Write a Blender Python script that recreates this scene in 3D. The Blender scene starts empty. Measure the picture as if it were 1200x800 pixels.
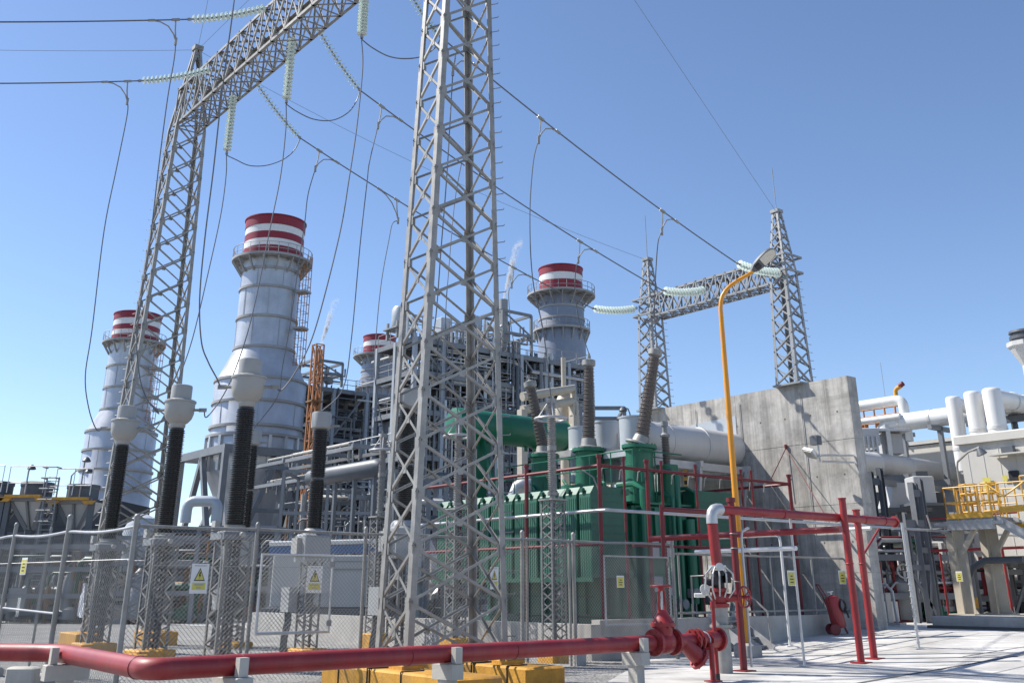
import bpy, math, random
from mathutils import Vector as V
RND = random.Random(11)
SC = bpy.context.scene
C = SC.collection
PI = math.pi
# ---------------------------------------------------------------- camera geometry (a shifted-lens photograph)
TH = math.radians(22.1); F = 1178.0; CX, CY = 600.0, 212.0; EYE = 1.6
cT, sT = math.cos(TH), math.sin(TH)
def ray(px, py):
    a = (px-CX)/F; b = (py-CY)/F
    y = cT+b*sT
    return a/y, (sT-b*cT)/y
def at(px, py, Y):                       # the point seen at a pixel, at ground distance Y
    rx, rz = ray(px, py); return V((rx*Y, Y, EYE+rz*Y))
def gr(px, py, z=0.0):                   # the point seen at a pixel, at height z
    rx, rz = ray(px, py); Y = (z-EYE)/rz; return V((rx*Y, Y, z))
def zat(py, Y): return EYE+ray(600, py)[1]*Y
def onv(px, py, p0, d):                  # the point seen at a pixel on the upright plane through p0 along d
    rx, rz = ray(px, py)
    t = (rx*p0.y-p0.x)/(d.x-rx*d.y)
    Y = p0.y+t*d.y
    return V((rx*Y, Y, EYE+rz*Y))
def pxm(py, Y): return F*(cT+(py-CY)/F*sT)/Y      # pixels per metre there
L = V((.624, -.781, 0)).normalized(); T = V((.781, .624, 0)).normalized(); Z = V((0, 0, 1))
X_, Y_ = V((1, 0, 0)), V((0, 1, 0))
def xy(p, z=0.0): return V((p.x, p.y, z))
# ---------------------------------------------------------------- mesh builder
class MB:
    def islands(s):
        par = list(range(len(s.v)))
        def find(i):
            while par[i] != i: par[i] = par[par[i]]; i = par[i]
            return i
        for f in s.f:
            for i in f[1:]: par[find(i)] = find(f[0])
        out = {}
        for f in s.f: out.setdefault(find(f[0]), []).append(f)
        res = []
        for fs in out.values():
            ids = sorted({i for f in fs for i in f}); k = {i: n for n, i in enumerate(ids)}
            m = MB(); m.v = [s.v[i] for i in ids]; m.f = [tuple(k[i] for i in f) for f in fs]; res.append(m)
        return res
    def __init__(s): s.v = []; s.f = []
    def add(s, vs, fs):
        n = len(s.v); s.v += [V(p) for p in vs]; s.f += [tuple(i+n for i in f) for f in fs]; return s
    def box(s, c, sx, sy, sz, ax=X_, ay=Y_, az=Z):
        c = V(c); vs = []
        for k in (-1, 1):
            for j in (-1, 1):
                for i in (-1, 1): vs.append(c+ax*(i*sx/2)+ay*(j*sy/2)+az*(k*sz/2))
        return s.add(vs, [(0,2,3,1),(4,5,7,6),(0,1,5,4),(2,6,7,3),(0,4,6,2),(1,3,7,5)])
    def bbox(s, c, sx, sy, sz, bev, ax=X_, ay=Y_, az=Z):   # box with chamfered upright edges and top edge
        c = V(c); hx, hy = sx/2, sy/2
        def ring(i, z): 
            a, b = hx-i, hy-i
            return [c+ax*u+ay*w+az*z for u, w in ((-a,-b+bev),(-a+bev,-b),(a-bev,-b),(a,-b+bev),(a,b-bev),(a-bev,b),(-a+bev,b),(-a,b-bev))]
        vs = ring(0, -sz/2)+ring(0, sz/2-bev)+ring(bev, sz/2)
        fs = [tuple(range(7, -1, -1)), tuple(range(16, 24))]
        for r in (0, 8):
            for i in range(8): fs.append((r+i, r+(i+1) % 8, r+8+(i+1) % 8, r+8+i))
        return s.add(vs, fs)
    def bar(s, p, q, w, h, up=Z):
        p, q = V(p), V(q); d = (q-p)
        if d.length < 1e-6: return s
        d.normalize(); a = d.cross(up)
        if a.length < 1e-3: a = d.cross(X_)
        a.normalize(); b = a.cross(d)
        vs = [o+a*(i*w/2)+b*(j*h/2) for o in (p, q) for i, j in ((-1,-1),(1,-1),(1,1),(-1,1))]
        return s.add(vs, [(3,2,1,0),(4,5,6,7),(0,1,5,4),(1,2,6,5),(2,3,7,6),(3,0,4,7)])
    def ang(s, p, q, w, t, a, b):          # an L-angle: corner on the line p-q, flanges along a and b
        p, q = V(p), V(q); d = (q-p).normalized()
        a = (a-d*a.dot(d)).normalized(); b = (b-d*b.dot(d)-a*b.dot(a)).normalized()
        pr = [(0,0),(w,0),(w,t),(t,t),(t,w),(0,w)]
        vs = [o+a*i+b*j for o in (p, q) for i, j in pr]
        fs = [(5,4,3,2,1,0),(6,7,8,9,10,11)]+[(i,(i+1)%6,6+(i+1)%6,6+i) for i in range(6)]
        if a.cross(b).dot(d) < 0: fs = [tuple(reversed(f)) for f in fs]
        return s.add(vs, fs)
    def cyl(s, p, q, r, r2=None, n=12, caps=True):
        p, q = V(p), V(q); r2 = r if r2 is None else r2
        d = (q-p).normalized(); a = d.cross(Z if abs(d.z) < .9 else X_).normalized(); b = d.cross(a)
        vs = [o+(a*math.cos(2*PI*i/n)+b*math.sin(2*PI*i/n))*k for o, k in ((p, r), (q, r2)) for i in range(n)]
        fs = [(i, (i+1) % n, n+(i+1) % n, n+i) for i in range(n)]
        if caps: fs += [tuple(range(n-1, -1, -1)), tuple(range(n, 2*n))]
        return s.add(vs, fs)
    def tube(s, pts, r, n=6):
        pts = [V(p) for p in pts]; m = len(pts)
        ref = None; vs = []
        for k, p in enumerate(pts):
            d = (pts[min(k+1, m-1)]-pts[max(k-1, 0)]).normalized()
            if ref is None: ref = d.cross(Z if abs(d.z) < .9 else X_).normalized()
            ref = (ref-d*ref.dot(d)).normalized(); b = d.cross(ref)
            rr = r[k] if isinstance(r, (list, tuple)) else r
            vs += [p+(ref*math.cos(2*PI*i/n)+b*math.sin(2*PI*i/n))*rr for i in range(n)]
        fs = [(k*n+i, k*n+(i+1) % n, (k+1)*n+(i+1) % n, (k+1)*n+i) for k in range(m-1) for i in range(n)]
        fs += [tuple(range(n-1, -1, -1)), tuple(range((m-1)*n, m*n))]
        return s.add(vs, fs)
    def lathe(s, o, prof, n=20, d=Z, caps=True):
        o = V(o); d = V(d).normalized(); a = d.cross(Z if abs(d.z) < .9 else X_).normalized(); b = d.cross(a)
        vs = [o+d*h+(a*math.cos(2*PI*i/n)+b*math.sin(2*PI*i/n))*max(r, 1e-4) for r, h in prof for i in range(n)]
        m = len(prof)
        fs = [(k*n+i, k*n+(i+1) % n, (k+1)*n+(i+1) % n, (k+1)*n+i) for k in range(m-1) for i in range(n)]
        if caps: fs += [tuple(range(n-1, -1, -1)), tuple(range((m-1)*n, m*n))]
        return s.add(vs, fs)
    def torus(s, c, R_, r, d=Z, n=20, m=8):
        c = V(c); d = V(d).normalized(); a = d.cross(Z if abs(d.z) < .9 else X_).normalized(); b = d.cross(a)
        vs = []
        for i in range(n):
            e = a*math.cos(2*PI*i/n)+b*math.sin(2*PI*i/n)
            for j in range(m): vs.append(c+e*(R_+r*math.cos(2*PI*j/m))+d*(r*math.sin(2*PI*j/m)))
        fs = [(i*m+j, ((i+1)%n)*m+j, ((i+1)%n)*m+(j+1)%m, i*m+(j+1)%m) for i in range(n) for j in range(m)]
        return s.add(vs, fs)
    def prism(s, pts, ext):
        pts = [V(p) for p in pts]; n = len(pts); ext = V(ext)
        vs = pts+[p+ext for p in pts]
        return s.add(vs, [tuple(range(n-1, -1, -1)), tuple(range(n, 2*n))]+[(i, (i+1) % n, n+(i+1) % n, n+i) for i in range(n)])
    def build(s, name, mat, parent=None, smooth=38, loc=None, label=None, split=False):
        if split:
            o = None
            for part in s.islands(): o = part.build(name, mat, parent, smooth)
            return o
        me = bpy.data.meshes.new(name)
        if parent is not None: base = W[parent.name]
        elif loc is not None: base = V(loc)
        else:
            xs = [p.x for p in s.v]; ys = [p.y for p in s.v]; zs = [p.z for p in s.v]
            base = V(((min(xs)+max(xs))/2, (min(ys)+max(ys))/2, min(zs)))
        me.from_pydata([tuple(p-base) for p in s.v], [], s.f)
        me.materials.append(mat)
        me.update(calc_edges=True)
        if smooth:
            me.polygons.foreach_set('use_smooth', [True]*len(me.polygons))
            me.set_sharp_from_angle(angle=math.radians(smooth))
        o = bpy.data.objects.new(name, me); C.objects.link(o)
        if parent is not None: o.parent = parent
        else: o.location = base
        W[o.name] = base
        if label: o['label'] = label
        return o
W = {}
def tag(o, label=None, cat=None, group=None, kind=None):
    if label: o['label'] = label
    if cat: o['category'] = cat
    if group: o['group'] = group
    if kind: o['kind'] = kind
    return o
def thing(name, label, cat, loc, group=None):
    o = bpy.data.objects.new(name, None); C.objects.link(o); o.location = V(loc); o.empty_display_size = .2
    W[o.name] = V(loc); return tag(o, label, cat, group)
def copy_tree(o, loc=None, label=None, parent=None):
    c = o.copy(); C.objects.link(c)
    if parent is not None: c.parent = parent
    if loc is not None: c.location = V(loc); W[c.name] = V(loc)
    if label: c['label'] = label
    for ch in list(o.children): copy_tree(ch, parent=c)
    return c
def solo(name, mb, mat, label, cat, group=None, smooth=38):
    return tag(mb.build(name, mat, smooth=smooth), label, cat, group)
def struct(name, mb, mat, label=None):
    o = mb.build(name, mat, loc=(0, 0, 0)); o['kind'] = 'structure'
    if label: o['label'] = label
    return o
# ---------------------------------------------------------------- materials
def mat(name, col, rough=.55, metal=0.0, var=.12, scale=1.2, bump=0.0, bscale=30, streak=0.0, stain=None, coat=0.0, spec=.5):
    m = bpy.data.materials.new(name); m.use_nodes = True
    nt = m.node_tree; N = nt.nodes; K = nt.links
    b = N['Principled BSDF']
    b.inputs['Roughness'].default_value = rough; b.inputs['Metallic'].default_value = metal
    b.inputs['Specular IOR Level'].default_value = spec
    if coat: b.inputs['Coat Weight'].default_value = coat
    g = N.new('ShaderNodeNewGeometry')
    n1 = N.new('ShaderNodeTexNoise'); n1.inputs['Scale'].default_value = scale; n1.inputs['Detail'].default_value = 6; n1.inputs['Roughness'].default_value = .65
    K.new(g.outputs['Position'], n1.inputs['Vector'])
    mr = N.new('ShaderNodeMapRange'); mr.inputs['From Min'].default_value = .3; mr.inputs['From Max'].default_value = .7
    mr.inputs['To Min'].default_value = 1-var; mr.inputs['To Max'].default_value = 1+var
    K.new(n1.outputs['Fac'], mr.inputs['Value'])
    mx = N.new('ShaderNodeVectorMath'); mx.operation = 'SCALE'; mx.inputs[0].default_value = col[:3]
    K.new(mr.outputs['Result'], mx.inputs['Scale'])
    out = mx.outputs['Vector']
    if streak or stain:
        mp = N.new('ShaderNodeMapping'); mp.inputs['Scale'].default_value = (2.6, 2.6, .16)
        K.new(g.outputs['Position'], mp.inputs['Vector'])
        n2 = N.new('ShaderNodeTexNoise'); n2.inputs['Scale'].default_value = 1.0; n2.inputs['Detail'].default_value = 5; n2.inputs['Roughness'].default_value = .7
        K.new(mp.outputs['Vector'], n2.inputs['Vector'])
        r2 = N.new('ShaderNodeMapRange'); r2.inputs['From Min'].default_value = .48; r2.inputs['From Max'].default_value = .72
        r2.inputs['To Min'].default_value = 0; r2.inputs['To Max'].default_value = streak or .5
        K.new(n2.outputs['Fac'], r2.inputs['Value'])
        mm = N.new('ShaderNodeMix'); mm.data_type = 'RGBA'
        K.new(r2.outputs['Result'], mm.inputs['Factor']); K.new(out, mm.inputs['A'])
        mm.inputs['B'].default_value = (*(stain or tuple(c*.45 for c in col[:3])), 1)
        out = mm.outputs['Result']
    K.new(out, b.inputs['Base Color'])
    rr = N.new('ShaderNodeMapRange'); rr.inputs['To Min'].default_value = max(.05, rough-.12); rr.inputs['To Max'].default_value = min(1, rough+.12)
    K.new(n1.outputs['Fac'], rr.inputs['Value']); K.new(rr.outputs['Result'], b.inputs['Roughness'])
    if bump:
        n3 = N.new('ShaderNodeTexNoise'); n3.inputs['Scale'].default_value = bscale; n3.inputs['Detail'].default_value = 4
        K.new(g.outputs['Position'], n3.inputs['Vector'])
        bp = N.new('ShaderNodeBump'); bp.inputs['Strength'].default_value = bump; bp.inputs['Distance'].default_value = .02
        K.new(n3.outputs['Fac'], bp.inputs['Height']); K.new(bp.outputs['Normal'], b.inputs['Normal'])
    return m
M = {}
M['galv'] = mat('galvanised_steel', (.30,.29,.27), .5, .2, .24, 3.5, streak=.25, stain=(.22,.195,.165))
M['galv_light'] = mat('bright_galvanised_steel', (.5,.5,.5), .42, .45, .12, 3)
M['galv_far'] = mat('weathered_galvanised_steel', (.27,.275,.28), .55, .2, .15, 1.5)
M['steel_grey'] = mat('grey_painted_steel', (.185,.195,.21), .5, 0, .18, .8)
M['steel_blue'] = mat('pale_blue_painted_steel', (.34,.37,.41), .5, 0, .12, .8)
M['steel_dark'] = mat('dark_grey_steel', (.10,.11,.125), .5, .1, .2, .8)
M['red'] = mat('fire_red_paint', (.27,.017,.02), .5, 0, .22, 3.0, stain=(.38,.10,.085), streak=.35, coat=.1, bump=.06, bscale=60)
M['red_dark'] = mat('dull_red_paint', (.16,.016,.02), .5, 0, .2, 3)
M['green'] = mat('green_paint', (.012,.142,.078), .42, 0, .16, 1.5, streak=.35, stain=(.02,.075,.05))
M['green_sunlit'] = mat('green_paint_sunlit', (.030,.128,.084), .5, 0, .18, 1.2, streak=.4, stain=(.045,.10,.075))  # same paint as the tank, its washed-out sunlit tone put into the colour
M['green_dark'] = mat('dark_green_paint', (.012,.085,.05), .5, 0, .2, 2)
M['yellow'] = mat('yellow_paint', (.58,.29,.035), .65, 0, .22, 4, bump=.35, bscale=25, streak=.7, stain=(.33,.20,.09))
M['orange'] = mat('orange_paint', (.40,.165,.055), .5, 0, .15, 2)
M['lamp_orange'] = mat('amber_pole_paint', (.72,.30,.02), .4, 0, .08, 2)
M['yellow_rail'] = mat('yellow_rail_paint', (.68,.38,.06), .45, 0, .1, 2)
M['white'] = mat('white_paint', (.68,.675,.655), .42, 0, .07, 1.2, streak=.25, stain=(.5,.475,.43))
M['cream'] = mat('cream_cladding', (.55,.525,.475), .5, 0, .05, 1, streak=.18, stain=(.42,.40,.36))
M['beige'] = mat('beige_paint', (.46,.41,.33), .55, 0, .1, 2, streak=.2, stain=(.33,.28,.21))
M['duct'] = mat('grey_aluminium_duct', (.56,.55,.53), .45, .1, .06, .8, streak=.2, stain=(.36,.35,.33))
M['duct_blue'] = mat('pale_blue_grey_duct', (.42,.45,.48), .45, .1, .07, .8)
M['stack'] = mat('stack_aluminium_paint', (.50,.515,.54), .36, .35, .16, .45, streak=.45, stain=(.40,.40,.41))
M['stack_white'] = mat('stack_white_band', (.72,.71,.70), .5, 0, .06, .5)
M['stack_red'] = mat('stack_red_band', (.25,.014,.028), .5, 0, .12, .5)
M['stack_ring'] = mat('stack_ring_steel', (.33,.325,.32), .6, .1, .15, .7)
M['stack_back'] = mat('stack_slate_cladding', (.24,.26,.31), .45, .25, .12, .5, streak=.3, stain=(.17,.19,.23))
M['brown_ins'] = mat('dark_brown_porcelain', (.030,.024,.022), .28, 0, .2, 3)
M['bush'] = mat('grey_brown_porcelain', (.155,.13,.115), .3, 0, .1, 3)
M['head'] = mat('light_grey_tank_paint', (.37,.36,.34), .4, 0, .06, 2, streak=.12, stain=(.36,.34,.31))
M['arr'] = mat('grey_silicone', (.33,.32,.31), .5, 0, .08, 3)
M['stand'] = mat('dull_stand_steel', (.19,.19,.185), .55, .2, .2, 3)
M['mesh_wire'] = mat('dull_mesh_wire', (.25,.25,.24), .6, .1, .15, 3)
M['seam'] = mat('stack_seam', (.40,.41,.43), .45, .3, .15, 1)
M['wire'] = mat('dull_aluminium_cable', (.15,.15,.16), .5, .5, .1, 2)
M['wire_thin'] = mat('dull_thin_cable', (.22,.24,.28), .5, .5, .1, 2)
M['backdrop_dark'] = mat('near_black_backdrop', (.045,.047,.052), .6, 0, .2, .5)  # near-black, gives the added backdrop its darkness
M['black'] = mat('black_rubber', (.02,.02,.022), .5, 0, .2, 3)
M['grey_box'] = mat('grey_cabinet_paint', (.33,.34,.345), .45, 0, .08, 1.5, streak=.15)
M['cabin'] = mat('pale_grey_cabin_paint', (.44,.445,.45), .5, 0, .06, 1, streak=.1)
M['blue'] = mat('blue_roof_sheet', (.045,.13,.30), .45, 0, .1, 2)
M['sign_white'] = mat('sign_white', (.74,.74,.72), .45, 0, .03, 4)
M['sign_yellow'] = mat('sign_yellow', (.62,.55,.12), .45, 0, .05, 4)
M['sign_black'] = mat('sign_black', (.03,.03,.03), .5, 0, .05, 4)
M['conc'] = mat('fair_faced_concrete', (.42,.40,.37), .85, 0, .42, 1.1, bump=.4, bscale=7, streak=.85, stain=(.19,.18,.165))
M['conc_kerb'] = mat('plinth_concrete', (.40,.385,.36), .85, 0, .2, 1.2, bump=.25, bscale=18, streak=.3, stain=(.27,.255,.235))
M['conc_post'] = mat('grey_beige_support_paint', (.46,.435,.385), .75, 0, .12, 3, bump=.2, bscale=40, streak=.3, stain=(.3,.28,.24))
M['brown'] = mat('rust_brown_lagging', (.22,.12,.06), .7, 0, .3, 1.5)
M['lens'] = mat('lamp_lens', (.62,.58,.50), .25, 0, .04, 4)
M['paper'] = mat('white_plastic_sheet', (.72,.72,.74), .5, 0, .08, 5, bump=.4, bscale=9)
def wall_mat(m):
    nt = m.node_tree; N = nt.nodes; K = nt.links; b = N['Principled BSDF']
    src = b.inputs['Base Color'].links[0].from_socket
    g = N.new('ShaderNodeNewGeometry')
    def band(scale, lo, hi, amt, col, prev):
        mp = N.new('ShaderNodeMapping'); mp.inputs['Scale'].default_value = scale; K.new(g.outputs['Position'], mp.inputs['Vector'])
        n = N.new('ShaderNodeTexNoise'); n.inputs['Scale'].default_value = 1; n.inputs['Detail'].default_value = 6; n.inputs['Roughness'].default_value = .7; K.new(mp.outputs['Vector'], n.inputs['Vector'])
        r = N.new('ShaderNodeMapRange'); r.inputs['From Min'].default_value = lo; r.inputs['From Max'].default_value = hi; r.inputs['To Max'].default_value = amt; K.new(n.outputs['Fac'], r.inputs['Value'])
        x = N.new('ShaderNodeMix'); x.data_type = 'RGBA'; K.new(r.outputs['Result'], x.inputs['Factor']); K.new(prev, x.inputs['A']); x.inputs['B'].default_value = (*col, 1)
        return x.outputs['Result']
    o = band((7, 7, .12), .52, .70, .55, (.16, .15, .135), src)
    o = band((.25, .25, 3.2), .55, .68, .45, (.20, .19, .17), o)
    o = band((2.2, 2.2, 2.2), .58, .72, .5, (.52, .50, .46), o)
    K.new(o, b.inputs['Base Color'])
wall_mat(M['conc'])
def glass_mat():
    m = bpy.data.materials.new('toughened_glass_disc'); m.use_nodes = True
    b = m.node_tree.nodes['Principled BSDF']
    b.inputs['Base Color'].default_value = (.80,.90,.84,1); b.inputs['Roughness'].default_value = .18
    b.inputs['Transmission Weight'].default_value = .2; b.inputs['IOR'].default_value = 1.5
    return m
M['glass'] = glass_mat()
def gravel_mat():
    m = bpy.data.materials.new('grey_gravel'); m.use_nodes = True
    nt = m.node_tree; N = nt.nodes; K = nt.links; b = N['Principled BSDF']; b.inputs['Roughness'].default_value = .95
    g = N.new('ShaderNodeNewGeometry')
    v = N.new('ShaderNodeTexVoronoi'); v.inputs['Scale'].default_value = 14
    v2 = N.new('ShaderNodeTexVoronoi'); v2.inputs['Scale'].default_value = 34
    n = N.new('ShaderNodeTexNoise'); n.inputs['Scale'].default_value = .5; n.inputs['Detail'].default_value = 8
    for x in (v, v2, n): K.new(g.outputs['Position'], x.inputs['Vector'])
    r = N.new('ShaderNodeValToRGB'); r.color_ramp.elements[0].color = (.06,.06,.06,1); r.color_ramp.elements[1].color = (.40,.39,.37,1)
    K.new(v.outputs['Color'], r.inputs['Fac'])
    r2 = N.new('ShaderNodeValToRGB'); r2.color_ramp.elements[0].color = (.16,.155,.15,1); r2.color_ramp.elements[1].color = (.40,.39,.37,1)
    K.new(v2.outputs['Color'], r2.inputs['Fac'])
    mx = N.new('ShaderNodeMix'); mx.data_type = 'RGBA'; mx.inputs['Factor'].default_value = .5
    K.new(r.outputs['Color'], mx.inputs['A']); K.new(r2.outputs['Color'], mx.inputs['B'])
    mr = N.new('ShaderNodeMapRange'); mr.inputs['From Min'].default_value = .3; mr.inputs['From Max'].default_value = .7; mr.inputs['To Min'].default_value = .75; mr.inputs['To Max'].default_value = 1.15
    K.new(n.outputs['Fac'], mr.inputs['Value'])
    sc = N.new('ShaderNodeVectorMath'); sc.operation = 'SCALE'
    K.new(mx.outputs['Result'], sc.inputs[0]); K.new(mr.outputs['Result'], sc.inputs['Scale'])
    K.new(sc.outputs['Vector'], b.inputs['Base Color'])
    bp = N.new('ShaderNodeBump'); bp.inputs['Strength'].default_value = .9; bp.inputs['Distance'].default_value = .04
    K.new(v.outputs['Distance'], bp.inputs['Height']); K.new(bp.outputs['Normal'], b.inputs['Normal'])
    return m
M['gravel'] = gravel_mat()
M['slab'] = mat('pale_concrete_slab', (.47,.455,.43), .85, 0, .38, .6, bump=.2, bscale=20)
M['slab_edge'] = mat('slab_joint_filler', (.10,.095,.09), .9, 0, .2, 2)
M['asphalt'] = mat('road_concrete_grey', (.30,.29,.28), .9, 0, .2, 1, bump=.2)
# ---------------------------------------------------------------- ground
K0 = V((4.25, 28.8, 0))
def gz(p): return .02+.06*min(max((p.x-K0.x)*T.x+(p.y-K0.y)*T.y-.6, 0), 7.6)
def grs(px, py):                          # pixel -> point on the paved ground
    z = .02
    for _ in range(30):
        p = gr(px, py, z); z = .5*z+.5*gz(p)
    return gr(px, py, z)
def TL(t, l, z=0): return K0+T*t+L*l+Z*z
m = MB()
nx = 40
ext = 1500
m.add([(-ext, -60, 0), (ext, -60, 0), (ext, 2500, 0), (-ext, 2500, 0)], [(0,1,2,3)])
struct('ground', m, M['gravel'])
# paved apron: flat, then a gentle ramp rising away from the camera
m = MB()
ts = [-26, .6, 8.2, 120]
zz = [.02, .02, .476, .476]
l0, l1 = -1.2, 26.0
for a in range(3):
    n = 1 if a == 0 else 1
    lo = l0 if a == 0 else (-1.2 if a == 1 else -2.6)
    p = [TL(ts[a], lo, zz[a]), TL(ts[a], l1, zz[a]), TL(ts[a+1], l1, zz[a+1]), TL(ts[a+1], lo, zz[a+1])]
    if a == 0:
        # slanted left border of the pavement where the gravel begins
        p[0] = xy(gr(648, 835, .02), .02)
    m.add(p, [(0,1,2,3)])
struct('concrete_pavement', m, M['slab'])
# joints sawn in the slab
m = MB()
def joint(a, b, w=.035):
    n = 16
    pts = [a+(b-a)*(i/n) for i in range(n+1)]
    for i in range(n):
        p, q = pts[i], pts[i+1]; s = (q-p).cross(Z).normalized()*(w/2)
        pp = [V((c.x, c.y, gz(c)+.006)) for c in (p-s, p+s, q+s, q-s)]
        m.add(pp, [(0,1,2,3)])
def jointpx(x0, y0, x1, y1, w):
    ps = [xy(grs(x0+(x1-x0)*i/14, y0+(y1-y0)*i/14)) for i in range(15)]
    for a_, b_ in zip(ps, ps[1:]):
        s = (b_-a_).cross(Z).normalized()*(w/2)
        m.add([V((c.x, c.y, gz(c)+.006)) for c in (a_-s, a_+s, b_+s, b_-s)], [(0,1,2,3)])
jointpx(1000, 801, 1215, 764, .10)
jointpx(1128, 769, 1215, 755, .04)
for t in (3.4, 6.6): joint(TL(t, 1.6), TL(t, 12), .02)
for l in (4.0, 8.2): joint(TL(-9, l), TL(8, l), .02)
struct('pavement_joint', m, M['slab_edge'])
# road strip behind the left yard and a lower road beyond the slab
m = MB()
a, b, c, d = gr(120, 728, .02), gr(352, 738, .02), gr(352, 716, .02), gr(180, 713, .02)
m.add([a, b, c, d], [(0,1,2,3)])
struct('access_road', m, M['slab'])
# ---------------------------------------------------------------- lattice gantries
def lattice(parent, c, z0, z1, wt0, wl0, wt1, wl1, n, lw, bw, metal, t=.018, gus=False):
    """a tapering square lattice shaft: four angle legs and crossed braces on every face"""
    c = V(c)
    def node(k, st, sl):
        f = k/n; return c+T*(st*(wt0+(wt1-wt0)*f)/2)+L*(sl*(wl0+(wl1-wl0)*f)/2)+Z*(z0+(z1-z0)*f)
    for st, sl in ((-1,-1),(1,-1),(1,1),(-1,1)):
        MB().ang(node(0, st, sl), node(n, st, sl), lw, t, T*-st, L*-sl).build('leg', metal, parent, smooth=0)
    br = MB()
    for (sa, sb, nrm) in (((-1,1),(1,1),L), ((-1,-1),(1,-1),-L), ((-1,-1),(-1,1),-T), ((1,-1),(1,1),T)):
        for k in range(n):
            p, q, r, s = node(k, *sa), node(k+1, *sb), node(k, *sb), node(k+1, *sa)
            br.ang(p-nrm*.02, q-nrm*.02, bw, .009, Z, -nrm)
            br.ang(r-nrm*.035, s-nrm*.035, bw, .009, Z, -nrm)
            if gus:
                for g_ in (p, r): br.box(g_-nrm*.022+(node(k, *sb)-node(k, *sa)).normalized()*(.09 if g_ is p else -.09), .2, .012, .2, nrm.cross(Z), nrm, Z)
                br.box((p+q)/2-nrm*.03, .13, .012, .13, nrm.cross(Z), nrm, Z)
    br.build('bracing', metal, parent, smooth=0)
    return node
def gussets(parent, node, n, sl_pairs, metal):
    g = MB()
    for st, sl in ((-1,1),(1,1),(-1,-1)):
        for k in range(1, n):
            p = node(k, st, sl)
            g.bar(p+L*(sl*.012)-T*(st*.0)-Z*.09, p+L*(sl*.012)+Z*.09, .16, .012, L)
    g.build('gusset_plates', metal, parent, smooth=0)
# big near gantry column
TB = V((-1.29, 20.5, 0))
t1 = thing('lattice_tower', 'tallest grey lattice gantry column, standing on long yellow strip footings', 'lattice tower', xy(TB))
node = lattice(t1, TB, .42, 17.4, 2.26, 1.08, 1.10, .90, 18, .13, .052, M['galv'], gus=True)
pk = MB()
for st in (-1,1):
    for sl in (-1,1):
        pk.ang(node(18, st, sl), TB+Z*21.2+T*(.12*st)+L*(.12*sl), .1, .012, T*-st, L*-sl)
pk.build('peak', M['galv'], t1, smooth=0)
sb = MB()
for i in range(46):
    f = i/46; p = node(18*f, 1, 1)
    d = (L*.8+T*.5).normalized()
    sb.tube([p, p+d*.16, p+d*.17+Z*.03], .011, 5)
sb.build('step_bolt', M['galv_far'], t1, split=True)
bp = MB(); 
for st in (-1,1):
    for sl in (-1,1): bp.box(node(0, st, sl)-Z*.005, .42, .42, .03, T, L)
bp.build('base_plate', M['galv'], t1, smooth=0, split=True)
# painted strip footings and their pedestals
def footing(p0, p1, w, h, label):
    """strip of concrete painted yellow from p0 to p1 along L with two pedestals"""
    m = MB(); mid = (p0+p1)/2
    m.bbox(xy(mid, h/2), (p1-p0).length, w, h, .035, L, T)
    o = solo('strip_footing', m, M['yellow'], label, 'footing')
    return o
fl = node(0, -1, 1); rl = node(0, 1, 1); ll = node(0, -1, -1); bl = node(0, 1, -1)
cA = gr(485, 797, .30); tA = (fl-xy(cA)).dot(L)
fA = footing(xy(fl)-L*(-2.15), xy(ll)-L*1.1, .92, .32, 'yellow concrete strip under the near pair of big lattice column legs')
fB = footing(xy(rl)+L*1.1, xy(bl)-L*1.3, .92, .32, 'yellow concrete strip under the rear pair of legs, ending by white slab')
m = MB()
for f_, ps in ((fA, (fl, ll)), (fB, (rl, bl))):
    m = MB()
    for p in ps: m.bbox(xy(p, .355), .46, .46, .09, .02, L, T)
    m.build('pedestal', M['yellow'], f_, split=True)
    m = MB()
    for p in ps: 
        for s in (.55, -.45):
            m.tube([xy(p+L*s, .327)-T*.46, xy(p+L*s, .327), xy(p+L*(s-.1), .345)], .012, 5)
            m.tube([xy(p+L*s, .327)-T*.468, xy(p+L*s, .02)-T*.468], .012, 5)
    m.build('earthing_cable', M['black'], f_, split=True)
# far end of the near gantry
LB = TB-L*17.4
t2 = thing('lattice_tower', 'slender lattice gantry column rising in front of the half hidden banded chimney', 'lattice tower', xy(LB))
nodeL = lattice(t2, LB, .42, 17.4, 2.06, 1.02, 1.14, .90, 18, .12, .05, M['galv'], gus=True)
pk = MB()
for st in (-1,1):
    for sl in (-1,1):
        pk.ang(nodeL(18, st, sl), LB+Z*20.9+T*(.12*st)+L*(.12*sl), .1, .012, T*-st, L*-sl)
for k in range(4):
    z = 17.4+3.5*k/4; z2 = 17.4+3.5*(k+1)/4; w = .85*(1-k/4)/2+.08; w2 = .85*(1-(k+1)/4)/2+.08
    for (u, v_) in ((T, L), (L, T)):
        for s in (-1, 1):
            pk.bar(LB+Z*z+u*(s*w)-v_*w, LB+Z*z2+u*(s*w2)+v_*w2, .05, .01, u)
            pk.bar(LB+Z*z+u*(s*w)+v_*w, LB+Z*z2+u*(s*w2)-v_*w2, .05, .01, u)
pk.box(LB+Z*20.95, .34, .34, .18, T, L)
pk.build('peak', M['galv'], t2, smooth=0)
sb = MB()
for i in range(44):
    p = nodeL(18*i/44, -1, -1); sb.tube([p, p-L*.16-T*.06, p-L*.17-T*.06+Z*.03], .01, 4)
sb.build('step_bolt', M['galv_far'], t2, split=True)
for st in (-1, 1):
    m = MB().bbox(LB+T*(st*1.15)+Z*.2, 1.7, .8, .4, .03, L, T)
    solo('strip_footing', m, M['yellow'], ('yellow footing block under the front legs of the slender gantry column' if st < 0 else 'yellow footing block under the back legs of the slender gantry column'), 'footing')
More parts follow.
